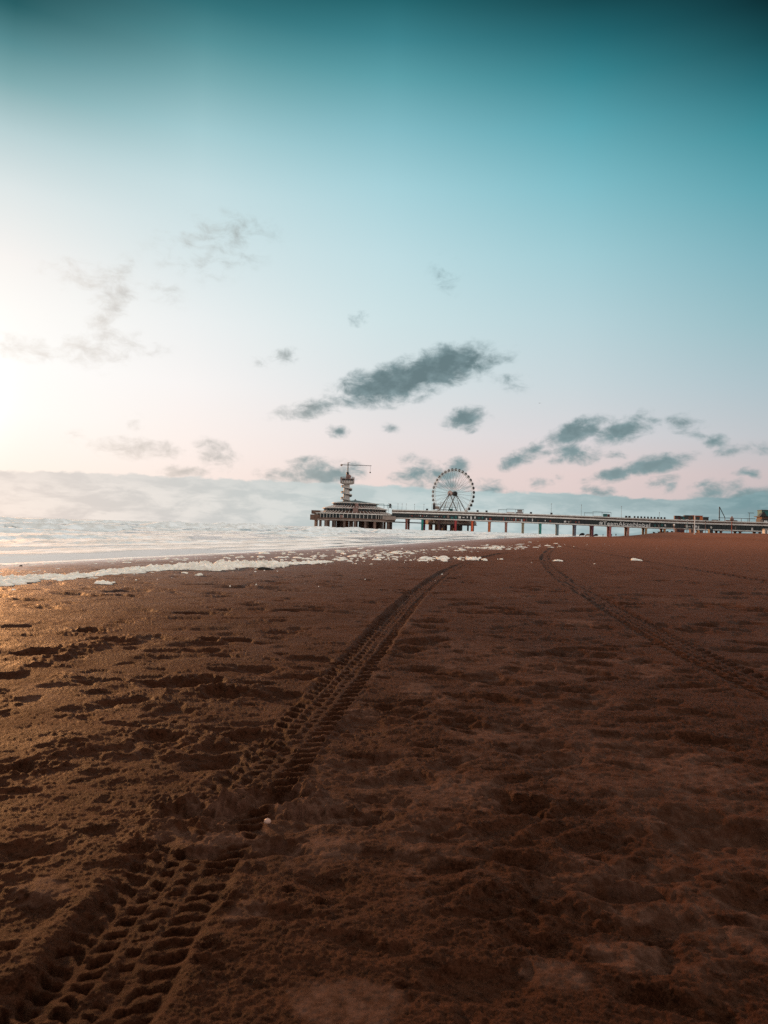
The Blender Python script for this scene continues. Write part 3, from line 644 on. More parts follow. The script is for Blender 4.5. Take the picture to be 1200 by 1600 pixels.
UP = [(612, 810.2), (640, 811), (700, 812.6), (764, 815), (817, 817), (871, 819), (926, 821.4), (981, 824), (1038, 826.6), (1110, 828.8), (1200, 831.6), (1290, 834.5)]
_p = [onpier(*q) for q in UP]; US = np.array([S_of(q) for q in _p]); UZ = np.array([q.z for q in _p])
_ss = np.linspace(US[0], US[-1], 60); _zz = np.interp(_ss, US, UZ); _zz = np.convolve(np.pad(_zz, 6, mode='edge'), np.ones(13) / 13, 'valid')
def uz(s): return float(np.interp(s, _ss, _zz))
def pp(s, off, dz): q = O + pd * s + pn * off; return Vector((q.x, q.y, uz(s) + dz))
S0, S1 = US[0], US[-1]; DEPTH = 15.0
pier = empty('pier', O + pd * S0); tag(pier, 'long two deck pier on coloured columns running from beach out to sea', 'pier')
def beam(name, o0, o1, z0, z1, mt, s0=None, s1=None, parent=pier, n=48):
    mb = MB(); s0 = S0 if s0 is None else s0; s1 = S1 if s1 is None else s1
    for k in range(n):
        a = s0 + (s1 - s0) * k / n; b = s0 + (s1 - s0) * (k + 1) / n
        q = [pp(a, o0, z0), pp(b, o0, z0), pp(b, o1, z0), pp(a, o1, z0), pp(a, o0, z1), pp(b, o0, z1), pp(b, o1, z1), pp(a, o1, z1)]
        mb.v += [tuple(x) for x in q]; i = 8 * k
        mb.f += [(i + 3, i + 2, i + 1, i), (i + 4, i + 5, i + 6, i + 7), (i, i + 1, i + 5, i + 4), (i + 2, i + 3, i + 7, i + 6)]
        if k == 0: mb.f.append((i + 3, i, i + 4, i + 7))
        if k == n - 1: mb.f.append((i + 1, i + 2, i + 6, i + 5))
    mb.mi = [0] * len(mb.f); return mb.build(name, mt, parent)
beam('lower_deck', 0, DEPTH, 0, .55, M['concrete']); beam('deck_edge', -.25, .0, .25, 1.0, M['pale'])
encl = beam('glazed_gallery', 1.2, DEPTH - 1.2, .55, 4.75, M['glass']); beam('upper_deck', -.6, DEPTH + .6, 4.75, 5.35, M['concrete']); beam('upper_deck_edge', -.9, -.6, 4.9, 6.0, M['pale'])
beam('wind_screen', -.2, .1, 5.36, 7.2, M['brown']); beam('wind_screen', DEPTH - .1, DEPTH + .2, 5.36, 7.2, M['brown']); beam('handrail', -.45, .35, 7.2, 8.05, M['pale']); beam('bench_row', 5.5, 9.0, 5.36, 6.6, M['concrete'])
for k in range(98):
    s = S0 + 1 + k * (S1 - S0 - 2) / 97; a = pp(s, .98, .56); b = pp(s, .98, 4.74); MB().box((a + b) / 2, (.2, .2, 4.1), (pd, pn, ZU)).build('mullion', M['dark'], pier)
# bright panels and posters behind the glazing
pc = [M['white'], M['pale'], M['rust'], M['red'], M['teal'], M['concrete'], M['brown']]
def panel(px, w, z0, z1, mt):
    s = S_of(onpier(px, 812)); a = pp(s, 0.86, (z0 + z1) / 2); mb = MB(); mb.box(a, (w, .1, z1 - z0), (pd, pn, ZU)); mb.build('poster', mt, pier)
rp = random.Random(3)
for px in list(np.arange(640, 690, 3.3)): panel(px, rp.uniform(.5, 1.3), 2.6, rp.uniform(3.0, 3.6), rp.choice(pc[1:4]))
for px in list(np.arange(694, 770, 6)): panel(px, rp.uniform(.7, 2.4), rp.uniform(1, 2.5), rp.uniform(2.9, 4.2), rp.choice(pc))
for px in [787, 789.5, 793, 796, 799.5, 803, 806, 809, 812, 815, 819, 823, 832, 841, 852, 860]: panel(px, rp.uniform(.5, 1.5), rp.uniform(1.0, 2.4), rp.uniform(2.9, 4.3), rp.choice(pc[:2] + pc))
for px in [883, 886, 889, 892, 900, 905, 1024, 1030, 1035, 1040, 1071, 1074, 1078, 1083, 1088, 1092, 1112, 1150, 1176]: panel(px, rp.uniform(.6, 1.6), rp.uniform(1.0, 2.2), rp.uniform(2.9, 4.2), rp.choice(pc[:2] + pc))
# the lettering along the gallery
cu = bpy.data.curves.new('lettering', 'FONT'); cu.body = '#TeamAkzoNobel'; cu.size = 1.0; cu.extrude = .02; cu.space_character = 1.12; cu.offset = .022
to = bpy.data.objects.new('lettering_source', cu); COL.objects.link(to); bpy.context.view_layer.update()
me = bpy.data.meshes.new_from_object(to.evaluated_get(bpy.context.evaluated_depsgraph_get())); bpy.data.objects.remove(to)
co = np.array([v.co for v in me.vertices]); x0, x1 = co[:, 0].min(), co[:, 0].max(); y0, y1 = 0.0, co[:, 1].max()
sa = S_of(onpier(936, 818)); sb = S_of(onpier(1016, 821))
for v in me.vertices:
    s = sa + (v.co.x - x0) / (x1 - x0) * (sb - sa); v.co = pp(s, .72 - v.co.z * 4, 1.15 + v.co.y / y1 * 3.0)
me.materials.clear(); me.materials.append(M['white']); lt = bpy.data.objects.new('lettering', me); COL.objects.link(lt); lt.parent = pier; lt.matrix_parent_inverse = Matrix.Translation(-pier.location)
# coloured columns
CC = [(634.5, (.20, .07, .05), (.14, .06, .05)), (659.5, (.02, .20, .17), (.16, .03, .09)), (685.5, (.06, .03, .03), (.07, .03, .04)), (711.5, (.34, .05, .05), (.03, .06, .06)), (737.5, (.60, .11, .04), (.04, .11, .13)), (764, (.46, .15, .06), (.3, .1, .05)), (790.4, (.26, .12, .09), (.2, .1, .08)),
      (817, (.24, .19, .12), (.2, .16, .1)), (844.3, (.03, .19, .17), (.03, .15, .14)), (871.3, (.11, .155, .17), (.1, .14, .15)), (898.5, (.08, .085, .11), (.07, .08, .1)), (926, (.10, .03, .045), (.09, .03, .04)), (953.6, (.42, .13, .13), (.3, .1, .1)), (981.7, (.40, .19, .14), (.3, .15, .1)),
      (1009.7, (.40, .25, .14), (.3, .2, .1)), (1038.7, (.40, .18, .07), (.3, .14, .06)), (1068, (.16, .07, .05), (.12, .06, .05)), (1097, (.10, .06, .05), (.1, .06, .05)), (1127, (.08, .05, .04), (.08, .05, .04)), (1157, (.08, .05, .04), (.08, .05, .04)), (1188, (.08, .05, .04), (.08, .05, .04))]
for k, (px, c1, c2) in enumerate(CC):
    s = S_of(onpier(px, 825))
    for off, c in ((.9, c1), (DEPTH - .9, c2)):
        a = pp(s, off, -.02); gz = zg(a.x, a.y); b = Vector((a.x, a.y, min(gz, SEA) - 1.0 if gz < SEA else gz - .8)); mb = MB(); mb.tube(b, a, .92, 1.02, 14); mb.box(a - ZU * .25, (2.6, 2.3, .45), (pd, pn, ZU))
        mb.build('column', material('column_paint', c, .55, 0, .22, .6), pier, False)
mb = MB(); mb.tube(onpier(614, 815.6, 6), onpier(666, 817.6, 6), .45, n=8); mb.build('service_pipe', M['dark'], pier)

# ------------------------------------------------------------------ pavilion at the pier head
PC = at(552, 824, 622); PC.z = SEA
pav = empty('pier_head_pavilion', PC); tag(pav, 'three tiered round pavilion on concrete columns at the seaward end of the pier', 'pavilion')
def pz(py, px=552): return at(px, py, 622).z
RO = R(22.5 + 11)
def ring(name, r, y0, y1, mt, n=8, r2=None, parent=None, cx=0.0):
    mb = MB(); a, b = pz(y0), pz(y1); mb.lathe((PC.x + cx, PC.y, 0), [(r, a), (r2 if r2 else r, b)], n, RO); return mb.build(name, mt, parent or pav)
ring('base_slab', 38.5, 814.4, 812.6, M['concrete'])
ring('lower_storey', 36.6, 812.6, 804.2, M['glass'])
ring('parapet', 38.6, 812.4, 810.6, M['brown'])
ring('roof_edge', 38.9, 804.4, 803.3, M['pale'], cx=.0)
ring('terrace_roof', 38.2, 803.3, 801.6, M['brown'], r2=31)
ring('middle_storey', 28.6, 802.2, 795.6, M['glass'], cx=1)
ring('middle_parapet', 30.3, 801.4, 799.6, M['brown'], cx=1)
ring('roof_edge', 31.0, 795.8, 794.9, M['pale'], cx=1)
ring('terrace_roof', 30.4, 794.9, 793.0, M['rust'], r2=22, cx=1)
ring('upper_storey', 20.2, 793.4, 787.2, M['glass'], cx=1)
ring('upper_parapet', 21.0, 793.4, 791.4, M['brown'], cx=1)
ring('roof_edge', 22.2, 787.4, 786.5, M['pale'], cx=1)
mb = MB(); mb.lathe((PC.x + 1, PC.y, 0), [(22, pz(786.5)), (9, pz(783.6)), (1.0, pz(781.6)), (.15, pz(779.6))], 8, RO); mb.build('roof', M['roof'], pav)
def posts(name, r, y0, y1, n, w, mt, cx=0):
    for k in range(n // 2 - 1, n + 2):
        a = 2 * math.pi * k / n; rr = r * math.cos(math.pi / 8) / math.cos(((a - RO) % (math.pi / 4)) - math.pi / 8); p = Vector((PC.x + cx + rr * math.cos(a), PC.y + rr * math.sin(a), 0)); z0, z1 = pz(y0), pz(y1)
        MB().box((p.x, p.y, (z0 + z1) / 2), (w, w, z1 - z0)).build(name, mt, pav)
posts('window_post', 37.6, 812.6, 804.3, 64, .35, M['pale']); posts('window_post', 29.6, 802, 795.7, 52, .3, M['concrete'], 1); posts('window_post', 20.7, 793.4, 787.3, 40, .3, M['rust'], 1)
for k in range(64):       # slanting glass roof struts of the terraces
    for r0_, r1_, ya, yb, cx in ((38.0, 30.4, 803.2, 799.6, .5), (30.2, 21.4, 794.8, 791.0, 1)):
        a = 2 * math.pi * k / 64
        if math.sin(a) > .15: continue
        f_ = lambda r: Vector((PC.x + cx + r * math.cos(a), PC.y + r * math.sin(a), 0)); p = f_(r0_ * .955); q = f_(r1_); p.z = pz(ya); q.z = pz(yb); MB().tube(p, q, .18, n=5).build('roof_strut', M['pale'], pav)
def block(name, px0, px1, y0, y1, Yd, mt, dep=4.0, parent=None):
    a = at((px0 + px1) / 2, (y0 + y1) / 2, Yd); w = (px1 - px0) * Yd / F; h = (y1 - y0) * Yd / F; mb = MB(); mb.box(a, (w, dep, h)); return mb.build(name, mt, parent or pav)
block('stair_block', 551.5, 559.5, 793.5, 803.2, 591.0, M['rust'], 5); block('stair_block', 555, 559.8, 786.8, 794.2, 600.0, M['rust'], 5); block('service_room', 488, 501, 797.6, 803.0, 612, M['brown'], 16)
block('wall_panel', 485.3, 502.5, 804.0, 812.4, 604, M['brown'], 8); block('wall_panel', 531.5, 536, 804.5, 812.4, 586.2, M['rust'], 1.2); block('wall_panel', 595, 618.5, 806.5, 812.5, 603, M['concrete'], 6)
col_m = [material('pavilion_column', c, .8, 0, .3, .4) for c in ((.30, .20, .16), (.17, .115, .095), (.09, .065, .055), (.24, .15, .12))]
rc = random.Random(5)
for n, r, w in ((24, 34.5, 1.0), (16, 25, 1.25), (10, 14, 1.7)):
    for k in range(n):
        a = 2 * math.pi * (k + .3) / n; p = Vector((PC.x + r * math.cos(a), PC.y + r * math.sin(a), 0)); mb = MB(); mb.tube((p.x, p.y, SEA - 1.5), (p.x, p.y, pz(814.4)), w * rc.uniform(.85, 1.15), n=12); mb.build('column', rc.choice(col_m), pav)
for px in (520, 527.5, 546, 553, 578, 586): block('bracing_wall', px, px + rc.uniform(3, 6), 814.2, 825.2 + (px - 552) * .03, 626, M['maroon'], 3)
# signal frame on the pavilion's landward terrace
fr = empty('terrace_canopy', at(600, 794, 604)); tag(fr, 'teal steel canopy frame on the landward terrace of the pier head', 'canopy')
for a, b in (((588, 787.4), (600, 787.6)), ((588, 789), (612, 790)), ((600, 787.4), (600, 794)), ((588, 787.4), (588, 793.6)), ((606, 788.2), (606, 794.6)), ((612, 789.6), (612, 795)), ((604, 790), (612, 788.6))):
    MB().tube(at(*a, 604), at(*b, 604), .22, n=6).build('frame_bar', M['teal'], fr)
block('sign_box', 608.2, 611.0, 787.0, 793.8, 603.4, M['dark'], 1.5, fr)

# ------------------------------------------------------------------ spiral lookout tower
TC = at(541, 783, 624)
tw = empty('lookout_tower', TC); tag(tw, 'white lookout tower wrapped by a spiral ramp with a crane on top', 'tower')
def tz(py): return at(541, py, 624).z
tx, ty = TC.x, TC.y
mb = MB(); mb.lathe((tx, ty, 0), [(3.3, tz(790)), (3.1, tz(781)), (2.75, tz(768)), (2.75, tz(755.4))], 24); mb.build('shaft', M['tower'], tw, True)
def helix(r0_, r1_, z_lo, z_hi, turns, th0, dz0, dz1, mt, name):
    mb = MB(); n = 110
    for k in range(n + 1):
        f_ = k / n; a = th0 + 2 * math.pi * turns * f_; z = z_lo + (z_hi - z_lo) * f_
        for r_, dz in ((r0_, dz0), (r1_, dz0), (r1_, dz1), (r0_, dz1)): mb.v.append((tx + r_ * math.cos(a), ty + r_ * math.sin(a), z + dz))
    for k in range(n):
        i = 4 * k
        for a, b in ((0, 1), (1, 2), (2, 3), (3, 0)): mb.f.append((i + a, i + b, i + 4 + b, i + 4 + a))
    mb.f += [(0, 1, 2, 3), (4 * n + 3, 4 * n + 2, 4 * n + 1, 4 * n)]; mb.mi = [0] * len(mb.f); return mb.build(name, mt, tw)
zl, zh = tz(782.5), tz(757.5)
T0, TURN = R(-40), -2.7            # climbs clockwise so the front edge drops to the right
helix(2.6, 5.1, zl, zh, TURN, T0, -.45, .0, M['dark'], 'spiral_ramp'); helix(4.85, 5.2, zl, zh, TURN, T0, .0, .95, M['tower'], 'spiral_parapet')
mb = MB(); mb.lathe((tx + .4, ty, 0), [(4.8, tz(756.6)), (6.0, tz(755.4)), (6.2, tz(752.2)), (6.2, tz(751.6))], 20); mb.build('viewing_platform', M['tower'], tw)
mb = MB(); mb.lathe((tx + .4, ty, 0), [(5.6, tz(751.6)), (5.6, tz(748.6))], 20); mb.build('platform_glazing', M['glass'], tw)
mb = MB(); mb.lathe((tx + .4, ty, 0), [(6.3, tz(748.9)), (6.3, tz(748.0))], 20); mb.build('platform_roof', M['rust'], tw)
for k in range(18):
    a = 2 * math.pi * k / 18; mb = MB(); p = Vector((tx + .4 + 6.25 * math.cos(a), ty + 6.25 * math.sin(a), 0)); mb.box((p.x, p.y, (tz(755.5) + tz(745.4)) / 2), (.28, .28, tz(745.4) - tz(755.5))); mb.build('railing_post', M['rust'] if k % 2 else M['dark'], tw)
mb = MB(); n = 24
for y_, w_ in ((745.6, .1), (746.8, .08)): mb.path([(tx + .4 + 6.25 * math.cos(2 * math.pi * k / n), ty + 6.25 * math.sin(2 * math.pi * k / n), tz(y_)) for k in range(n + 1)], w_, 5)
mb.build('railing', M['rust'], tw)
mb = MB(); mb.box((tx + 1.0, ty, (tz(748) + tz(741.6)) / 2), (3.4, 3.4, tz(741.6) - tz(748))); mb.box((tx + 2.6, ty, tz(744)), (2.2, 2.6, 1.6)); mb.build('machine_room', M['rust'], tw)
mb = MB(); mb.lathe((tx + .5, ty, 0), [(1.2, tz(741.6)), (1.3, tz(738.6)), (.7, tz(737.2))], 10); mb.build('slewing_ring', M['dark'], tw)
mx = tx + .6; mb = MB()
for i, j in ((-1, -1), (1, -1), (1, 1), (-1, 1)): mb.tube((mx + i * .5, ty + j * .5, tz(737.4)), (mx + i * .4, ty + j * .4, tz(722.4)), .11, n=5)
zz = [tz(737.4) + (tz(722.4) - tz(737.4)) * k / 9 for k in range(10)]
for k in range(9):
    for j in (-1, 1): mb.tube((mx - .5, ty + j * .5, zz[k]), (mx + .5, ty + j * .5, zz[k + 1]), .07, n=4); mb.tube((mx - .5, ty + j * .5, zz[k]), (mx + .5, ty + j * .5, zz[k]), .07, n=4)
mb.tube((mx - .2, ty, tz(722.6)), (mx + 2.2, ty, tz(722.6)), .1, n=4); mb.build('crane_mast', M['dark'], tw)
jx0, jx1, jz = tx - 5.4, at(580.5, 727, 624).x, tz(726.8); mb = MB()
for dz, dy in ((0, -.35), (0, .35), (.55, 0)): mb.tube((jx0, ty + dy, jz + dz), (jx1, ty + dy, jz + dz * .5), .10, n=5)
for k in range(24):
    a = jx0 + (jx1 - jx0) * k / 24; b = jx0 + (jx1 - jx0) * (k + 1) / 24; mb.tube((a, ty - .35, jz), ((a + b) / 2, ty, jz + .5), .06, n=4); mb.tube(((a + b) / 2, ty, jz + .5), (b, ty + .35, jz), .06, n=4)
mb.build('crane_jib', M['dark'], tw)
mb = MB(); mb.ball((jx0, ty, jz), 1.05, 10, (1, 1, 1.0)); mb.build('counterweight', M['concrete'], tw, True)
cxh = at(578.6, 730, 624).x; mb = MB(); mb.tube((cxh, ty, jz), (cxh, ty, tz(736)), .09, n=5); mb.build('hoist_cable', M['dark'], tw); mb = MB(); mb.lathe((cxh, ty, tz(738)), [(.5, 0), (.75, .3), (.6, .8), (.15, 1.4)], 10); mb.build('bungee_basket', M['dark'], tw)
for s_ in (-1, 1): MB().tube((mx, ty, tz(722.8)), (jx0 if s_ < 0 else mx + (jx1 - mx) * .62, ty, jz + .5), .05, n=4).build('stay_cable', M['dark'], tw)

# ------------------------------------------------------------------ wheel island and ferris wheel
IC = at(704, 829, 627); IC.z = SEA
isl = empty('wheel_platform', IC); tag(isl, 'round concrete platform on dark columns behind the pier, carrying the ferris wheel', 'platform')
def iz(py): return at(704, py, 627).z
mb = MB(); mb.lathe((IC.x, IC.y, 0), [(20.5, iz(820.6)), (23.6, iz(819)), (23.6, iz(815.6)), (21.5, iz(811.0))], 14); mb.build('platform_drum', M['concrete'], isl)
mb = MB(); mb.lathe((IC.x, IC.y, 0), [(22.5, iz(811.0)), (22.5, iz(800.5))], 14); mb.build('platform_deck', M['brown'], isl)
mb = MB(); mb.lathe((IC.x, IC.y, 0), [(24.3, iz(820.4)), (24.3, iz(819.6))], 14); mb.build('platform_ledge', M['dark'], isl)
for n, r, w in ((15, 19.5, .8), (7, 9, 1.1)):
    for k in range(n):
        a = 2 * math.pi * (k + .2) / n; mb = MB(); mb.tube((IC.x + r * math.cos(a), IC.y + r * math.sin(a), SEA - 1.5), (IC.x + r * math.cos(a), IC.y + r * math.sin(a), iz(820.5)), w, n=12); mb.build('column', rc.choice([M['dark'], M['maroon'], col_m[2]]), isl)
for px in (669, 676.5, 687.5, 695, 704, 718, 727): block('fender', px, px + 2.2, 813.4 + (px - 700) * .02, 816.8 + (px - 700) * .02, 602.5, rc.choice([M['rust'], M['brown'], M['concrete']]), 1.0, isl)

WC = at(707.6, 771.2, 627); WR = 22.3
WN = Vector((-math.sin(R(40)), -math.cos(R(40)), 0)); WT = Vector((math.cos(R(40)), -math.sin(R(40)), 0))   # axle towards camera-left; in-plane horizontal
wbase = Vector((WC.x, WC.y, iz(800.5)))
wh = empty('ferris_wheel', wbase); tag(wh, 'tall white ferris wheel with dark closed gondolas standing behind the pier', 'ferris wheel')
def wp(a, r, d): return WC + WT * (r * math.cos(a)) + ZU * (r * math.sin(a)) + WN * d
for d in (-1.1, 1.1):
    mb = MB(); n = 108
    for r_, w_ in ((WR, .20), (WR - 1.5, .15)): mb.path([wp(2 * math.pi * k / n, r_, d) for k in range(n + 1)], w_, 6)
    for k in range(n): mb.tube(wp(2 * math.pi * k / n, WR if k % 2 else WR - 1.5, d), wp(2 * math.pi * (k + 1) / n, WR - 1.5 if k % 2 else WR, d), .06, n=4)
    mb.build('rim', M['white'], wh)
for k in range(28):
    a = 2 * math.pi * (k + .5) / 28
    for d in (-1, 1): MB().tube(wp(a, 1.6, d * 3.6), wp(a, WR - 1.5, d * 1.1), .085, n=5).build('spoke', M['steel'], wh)
mb = MB(); mb.tube(WC - WN * 4.6, WC + WN * 4.6, 1.35, n=16); mb.build('axle', M['dark'], wh); mb = MB(); mb.tube(WC - WN * 2.6, WC - WN * 4.2, 2.3, n=18); mb.build('hub', M['dark'], wh); mb = MB(); mb.tube(WC + WN * 2.6, WC + WN * 4.2, 2.0, n=18); mb.build('hub', M['rust'], wh)
mb = MB(); mb.tube(WC + WN * 4.7, WC + WN * 4.95, 2.5, n=24); mb.build('hub_disc', M['pink'], wh)
for d in (-1, 1):
    for s_ in (-1, 1):
        p = WC + WN * (d * 5.2); q = WC + WN * (d * 7.5) + WT * (s_ * 10.5); q.z = wbase.z; MB().tube(q, p, .45, .30, n=10).build('support_leg', M['steel'], wh)
    q = WC + WN * (d * 15.0); q.z = wbase.z; MB().tube(q, WC + WN * (d * 5.0), .30, .22, n=8).build('brace', M['steel'], wh)
gp = MB(); gp.lathe((0, 0, 0), [(.55, -1.30), (.98, -1.0), (1.14, -.3), (1.08, .5), (.75, 1.05), (.25, 1.25)], 12); glass_g = MB(); glass_g.lathe((0, 0, 0), [(1.17, -.2), (1.13, .5)], 12)
first = None
for k in range(36):
    c = wp(2 * math.pi * (k + .35) / 36, WR + .35, 0) - ZU * .5
    if first is None:
        first = gp.build('gondola', M['gondola'], wh, True); first.location = c; pane0 = glass_g.build('window_band', M['glass'], first, True); pane0.matrix_parent_inverse = Matrix(); g = first
    else:
        g = first.copy(); COL.objects.link(g); g.location = c; q = pane0.copy(); COL.objects.link(q); q.parent = g
mb = MB()
for k in range(36):
    a = 2 * math.pi * (k + .35) / 36; mb.tube(wp(a, WR, -1.15), wp(a, WR, 1.15), .14, n=5)
mb.build('gondola_axles', M['white'], wh)

# ------------------------------------------------------------------ things standing on the pier's upper deck
DZ = 5.36
def deck(px, off=3.0, dz=DZ):
    s = S_of(onpier(px, 800 + (px - 620) * .0385, off)); return pp(s, off, dz)
def dbox(name, px0, px1, z0, z1, mt, off=3.0, dep=2.5, parent=None):
    a, b = deck(px0, off, z0), deck(px1, off, z0); mb = MB(); c = (a + b) / 2 + ZU * ((z1 - z0) / 2); mb.box(c, ((b - a).length, dep, z1 - z0), (pd, pn, ZU)); return mb.build(name, mt, parent)
def dframe(root, px0, px1, z1, off, depth=3.2, w=.2, mt=None):
    for px in (px0, px1):
        for o_ in (off, off + depth): MB().box(deck(px, o_) + ZU * ((z1 - DZ) / 2), (w, w, z1 - DZ), (pd, pn, ZU)).build('post', mt or M['dark'], root)
    a, b = deck(px0, off, z1), deck(px1, off, z1); L_ = (b - a).length
    for o_ in (0, depth): MB().box((a + b) / 2 + pn * o_, (L_ + w, w * 1.1, w * 1.1), (pd, pn, ZU)).build('beam', mt or M['dark'], root)
    for p in (a, b): MB().box(p + pn * (depth / 2), (w, depth, w), (pd, pn, ZU)).build('beam', mt or M['dark'], root)
def shelter(px0, px1, z1, px2, label, panels, low=None):
    r_ = empty('deck_shelter', deck(px0)); tag(r_, label, 'shelter', 'steel shelters on the upper deck')
    dframe(r_, px0, px1, z1, 3.0)
    if px2: dframe(r_, px1, px2, z1, 3.0)
    if low: dframe(r_, low[0], px0, low[1], 3.0)
    for a, b, za, zb, mt in panels: dbox('panel', a, b, za, zb, mt, 4.2, .4, r_)
shelter(674.5, 687.5, 14.0, None, 'dark open steel shelter left of the ferris wheel legs', [(676, 681, 5.4, 8.6, M['white']), (680, 686.5, 9.5, 12, M['concrete']), (676, 680, 9, 13.5, M['gondola'])])
shelter(687.5, 701, 11.4, 714, 'two bay steel shelter in front of the ferris wheel with a teal panel', [(688, 700, 5.4, 8.2, M['concrete']), (702, 707, 8.0, 10.2, M['teal']), (707, 713, 5.4, 8.4, M['white']), (688, 713, 8.9, 9.4, M['dark'])])
sc_ = empty('scaffold_frame', deck(688, 8)); tag(sc_, 'light grey scaffold of thin rails behind the shelter under the ferris wheel', 'scaffold')
for k in range(5): MB().tube(deck(687.5, 8, 11.5 + k * 1.05), deck(715, 8, 11.5 + k * 1.05), .12, n=5).build('rail', M['concrete'], sc_)
for px in (687.5, 696, 705, 715): MB().tube(deck(px, 8), deck(px, 8, 15.8), .12, n=5).build('post', M['concrete'], sc_)
shelter(791.5, 805, 11.6, 818, 'dark two bay steel shelter midway along the pier with a rusty counter', [(792, 804, 7.2, 9.0, M['pale']), (806, 817, 7.2, 9.2, M['rust']), (808, 816, 9.4, 11.2, M['concrete'])], (778.5, 10.8))
shelter(926.5, 940.5, 11.9, 954.5, 'steel shelter above the lettering with a teal and maroon box inside', [(927, 940, 7.0, 8.6, M['pale']), (942, 948.5, 7.0, 10.6, M['teal']), (948.7, 952.8, 7.0, 10.4, M['maroon'])], (913, 10.8))
def bin_(px, label, w=1.35, h=1.5, grp='row of dark deck seats', nm='storage_bench', z0=DZ, mt=None):
    a = deck(px, .9, z0); r_ = empty(nm, a); tag(r_, label, 'bench', grp); mt = mt or M['dark']
    MB().box(a + ZU * 1.4, (w, 1.2, 2.6), (pd, pn, ZU)).build('seat_box', mt, r_); MB().box(a + ZU * 3.4 + pn * .5, (w * .92, .3, 1.7), (pd, pn, ZU)).build('seat_back', mt, r_)
ords = ['leftmost', 'second', 'third', 'fourth', 'fifth', 'sixth', 'seventh', 'eighth', 'ninth', 'last']
for k in range(10): bin_(991.6 + k * 5.22, f'{ords[k]} {"" if k in (0, 9) else "from left "}of ten dark bench boxes in a row on the upper deck'.replace('  ', ' '), 1.5)
for px, l in ((978.5, 'dark bench box just left of the row of ten on the upper deck'), (983.5, 'low dark box in the gap before the row of ten seats'), (746, 'dark bench box right of the ferris wheel'), (760, 'wide dark bench box between wheel and middle shelter'), (829.5, 'long dark bench box right of the middle shelter'), (861.5, 'lone dark bench box at the foot of a thin lamp post'), (667, 'dark bench box left of the wheel shelter')):
    bin_(px, l, 2.0, 1.2, 'dark benches along the upper deck')
lamp_l = {607: 'closest to the pavilion roof', 621.5: 'second from the pavilion', 628: 'third from the pavilion', 634.5: 'fourth from the pavilion', 647.5: 'nearest the two deck visitors', 662: 'just left of the wheel shelter', 861: 'alone right of the middle shelter', 908: 'just left of the teal box shelter', 970.6: 'standing left of the ten benches', 1030: 'behind the last of the ten benches'}
for px, l in lamp_l.items():
    a = deck(px, 2.0); r_ = empty('lamp_post', a); tag(r_, 'thin lamp post on the upper deck, ' + l, 'lamp post', 'lamp posts along the pier deck'); h = 11.5 if px in (861, 908, 970.6) else 7.6
    MB().tube(a, a + ZU * h, .14, .08, n=6).build('pole', M['dark'], r_); mb = MB(); mb.lathe(a + ZU * h, [(.1, 0), (.32, .15), (.28, .5), (.08, .65)], 8); mb.build('lamp_head', M['concrete'], r_)
def kiosk(px0, px1, z1, mt, trim, label, off=2.2):
    r_ = empty('kiosk', deck((px0 + px1) / 2, off)); tag(r_, label, 'kiosk', 'kiosks on the landward deck')
    dbox('kiosk_body', px0, px1, DZ, z1 - .5, mt, off + 2, 4, r_); dbox('kiosk_roof', px0 - .25, px1 + .25, z1 - .5, z1, trim, off + 2, 4.8, r_); w = (px1 - px0)
    dbox('serving_hatch', px0 + w * .15, px1 - w * .3, 8.4, z1 - .8, M['glass'], off - .05, .2, r_); dbox('counter', px0 + w * .1, px1 - w * .25, 8.05, 8.3, M['pale'], off - .35, .7, r_)
kiosk(1053.5, 1062, 11.3, M['maroon'], M['dark'], 'maroon kiosk at the left end of the kiosk row')
kiosk(1062.3, 1068.4, 11.0, M['teal'], M['dark'], 'teal kiosk second in the kiosk row')
kiosk(1068.8, 1078.4, 11.9, M['brown'], M['dark'], 'brown kiosk with dark roof left of the orange one')
kiosk(1078.8, 1085, 12.0, M['orange'], M['red'], 'narrow orange kiosk directly behind the white flagpole')
kiosk(1085.4, 1096.6, 11.9, M['orange'], M['red'], 'wide orange red kiosk just right of the white flagpole')
kiosk(1098.6, 1106, 10.9, M['dark'], M['dark'], 'small black kiosk at the right end of the kiosk row')
ms = empty('deck_gantry', deck(1123)); tag(ms, 'dark triangular mast with sloping stay and long rail on the landward deck', 'gantry')
def dtube(n_, p0, z0, p1, z1, r_=.2): MB().tube(deck(p0, 3, z0), deck(p1, 3, z1), r_, n=6).build(n_, M['dark'], ms)
dtube('mast', 1123.4, DZ, 1123.4, 19.6, .22); dtube('mast', 1124.6, DZ, 1123.9, 19.4, .14); dtube('stay', 1123.6, 19.6, 1132.5, 10.8, .3); dtube('post', 1132.5, DZ, 1132.5, 10.8, .25); dtube('rail', 1122.5, 10.6, 1180, 10.6, .22)
for px in (1145, 1158, 1168.5, 1171): dtube('post', px, DZ, px, 10.6, .2)
dtube('cross_bar', 1168, 15.2, 1178, 15.2, .22); dtube('post', 1170.5, 10.6, 1170.5, 15.2, .16)
for z_ in range(6): dtube('lattice', 1123.4, 6 + z_ * 2.2, 1124.4, 7.5 + z_ * 2.2, .08)
for px0, px1, mt, l in ((1112, 1122, M['concrete'], 'low grey planter before the triangular mast'), (1134, 1152, M['rust'], 'low rusty planter box under the gantry rail')):
    a = deck(px0, 1.2); r_ = empty('planter', a); tag(r_, l, 'planter'); dbox('planter_box', px0, px1, 7.0, 8.6, mt, 2, 1.4, r_); dbox('planter_soil', px0 + .3, px1 - .3, 8.4, 8.9, M['dark'], 2, 1.1, r_); dbox('planter_foot', px0 + 1, px1 - 1, DZ, 7.0, M['dark'], 2, 1.0, r_)
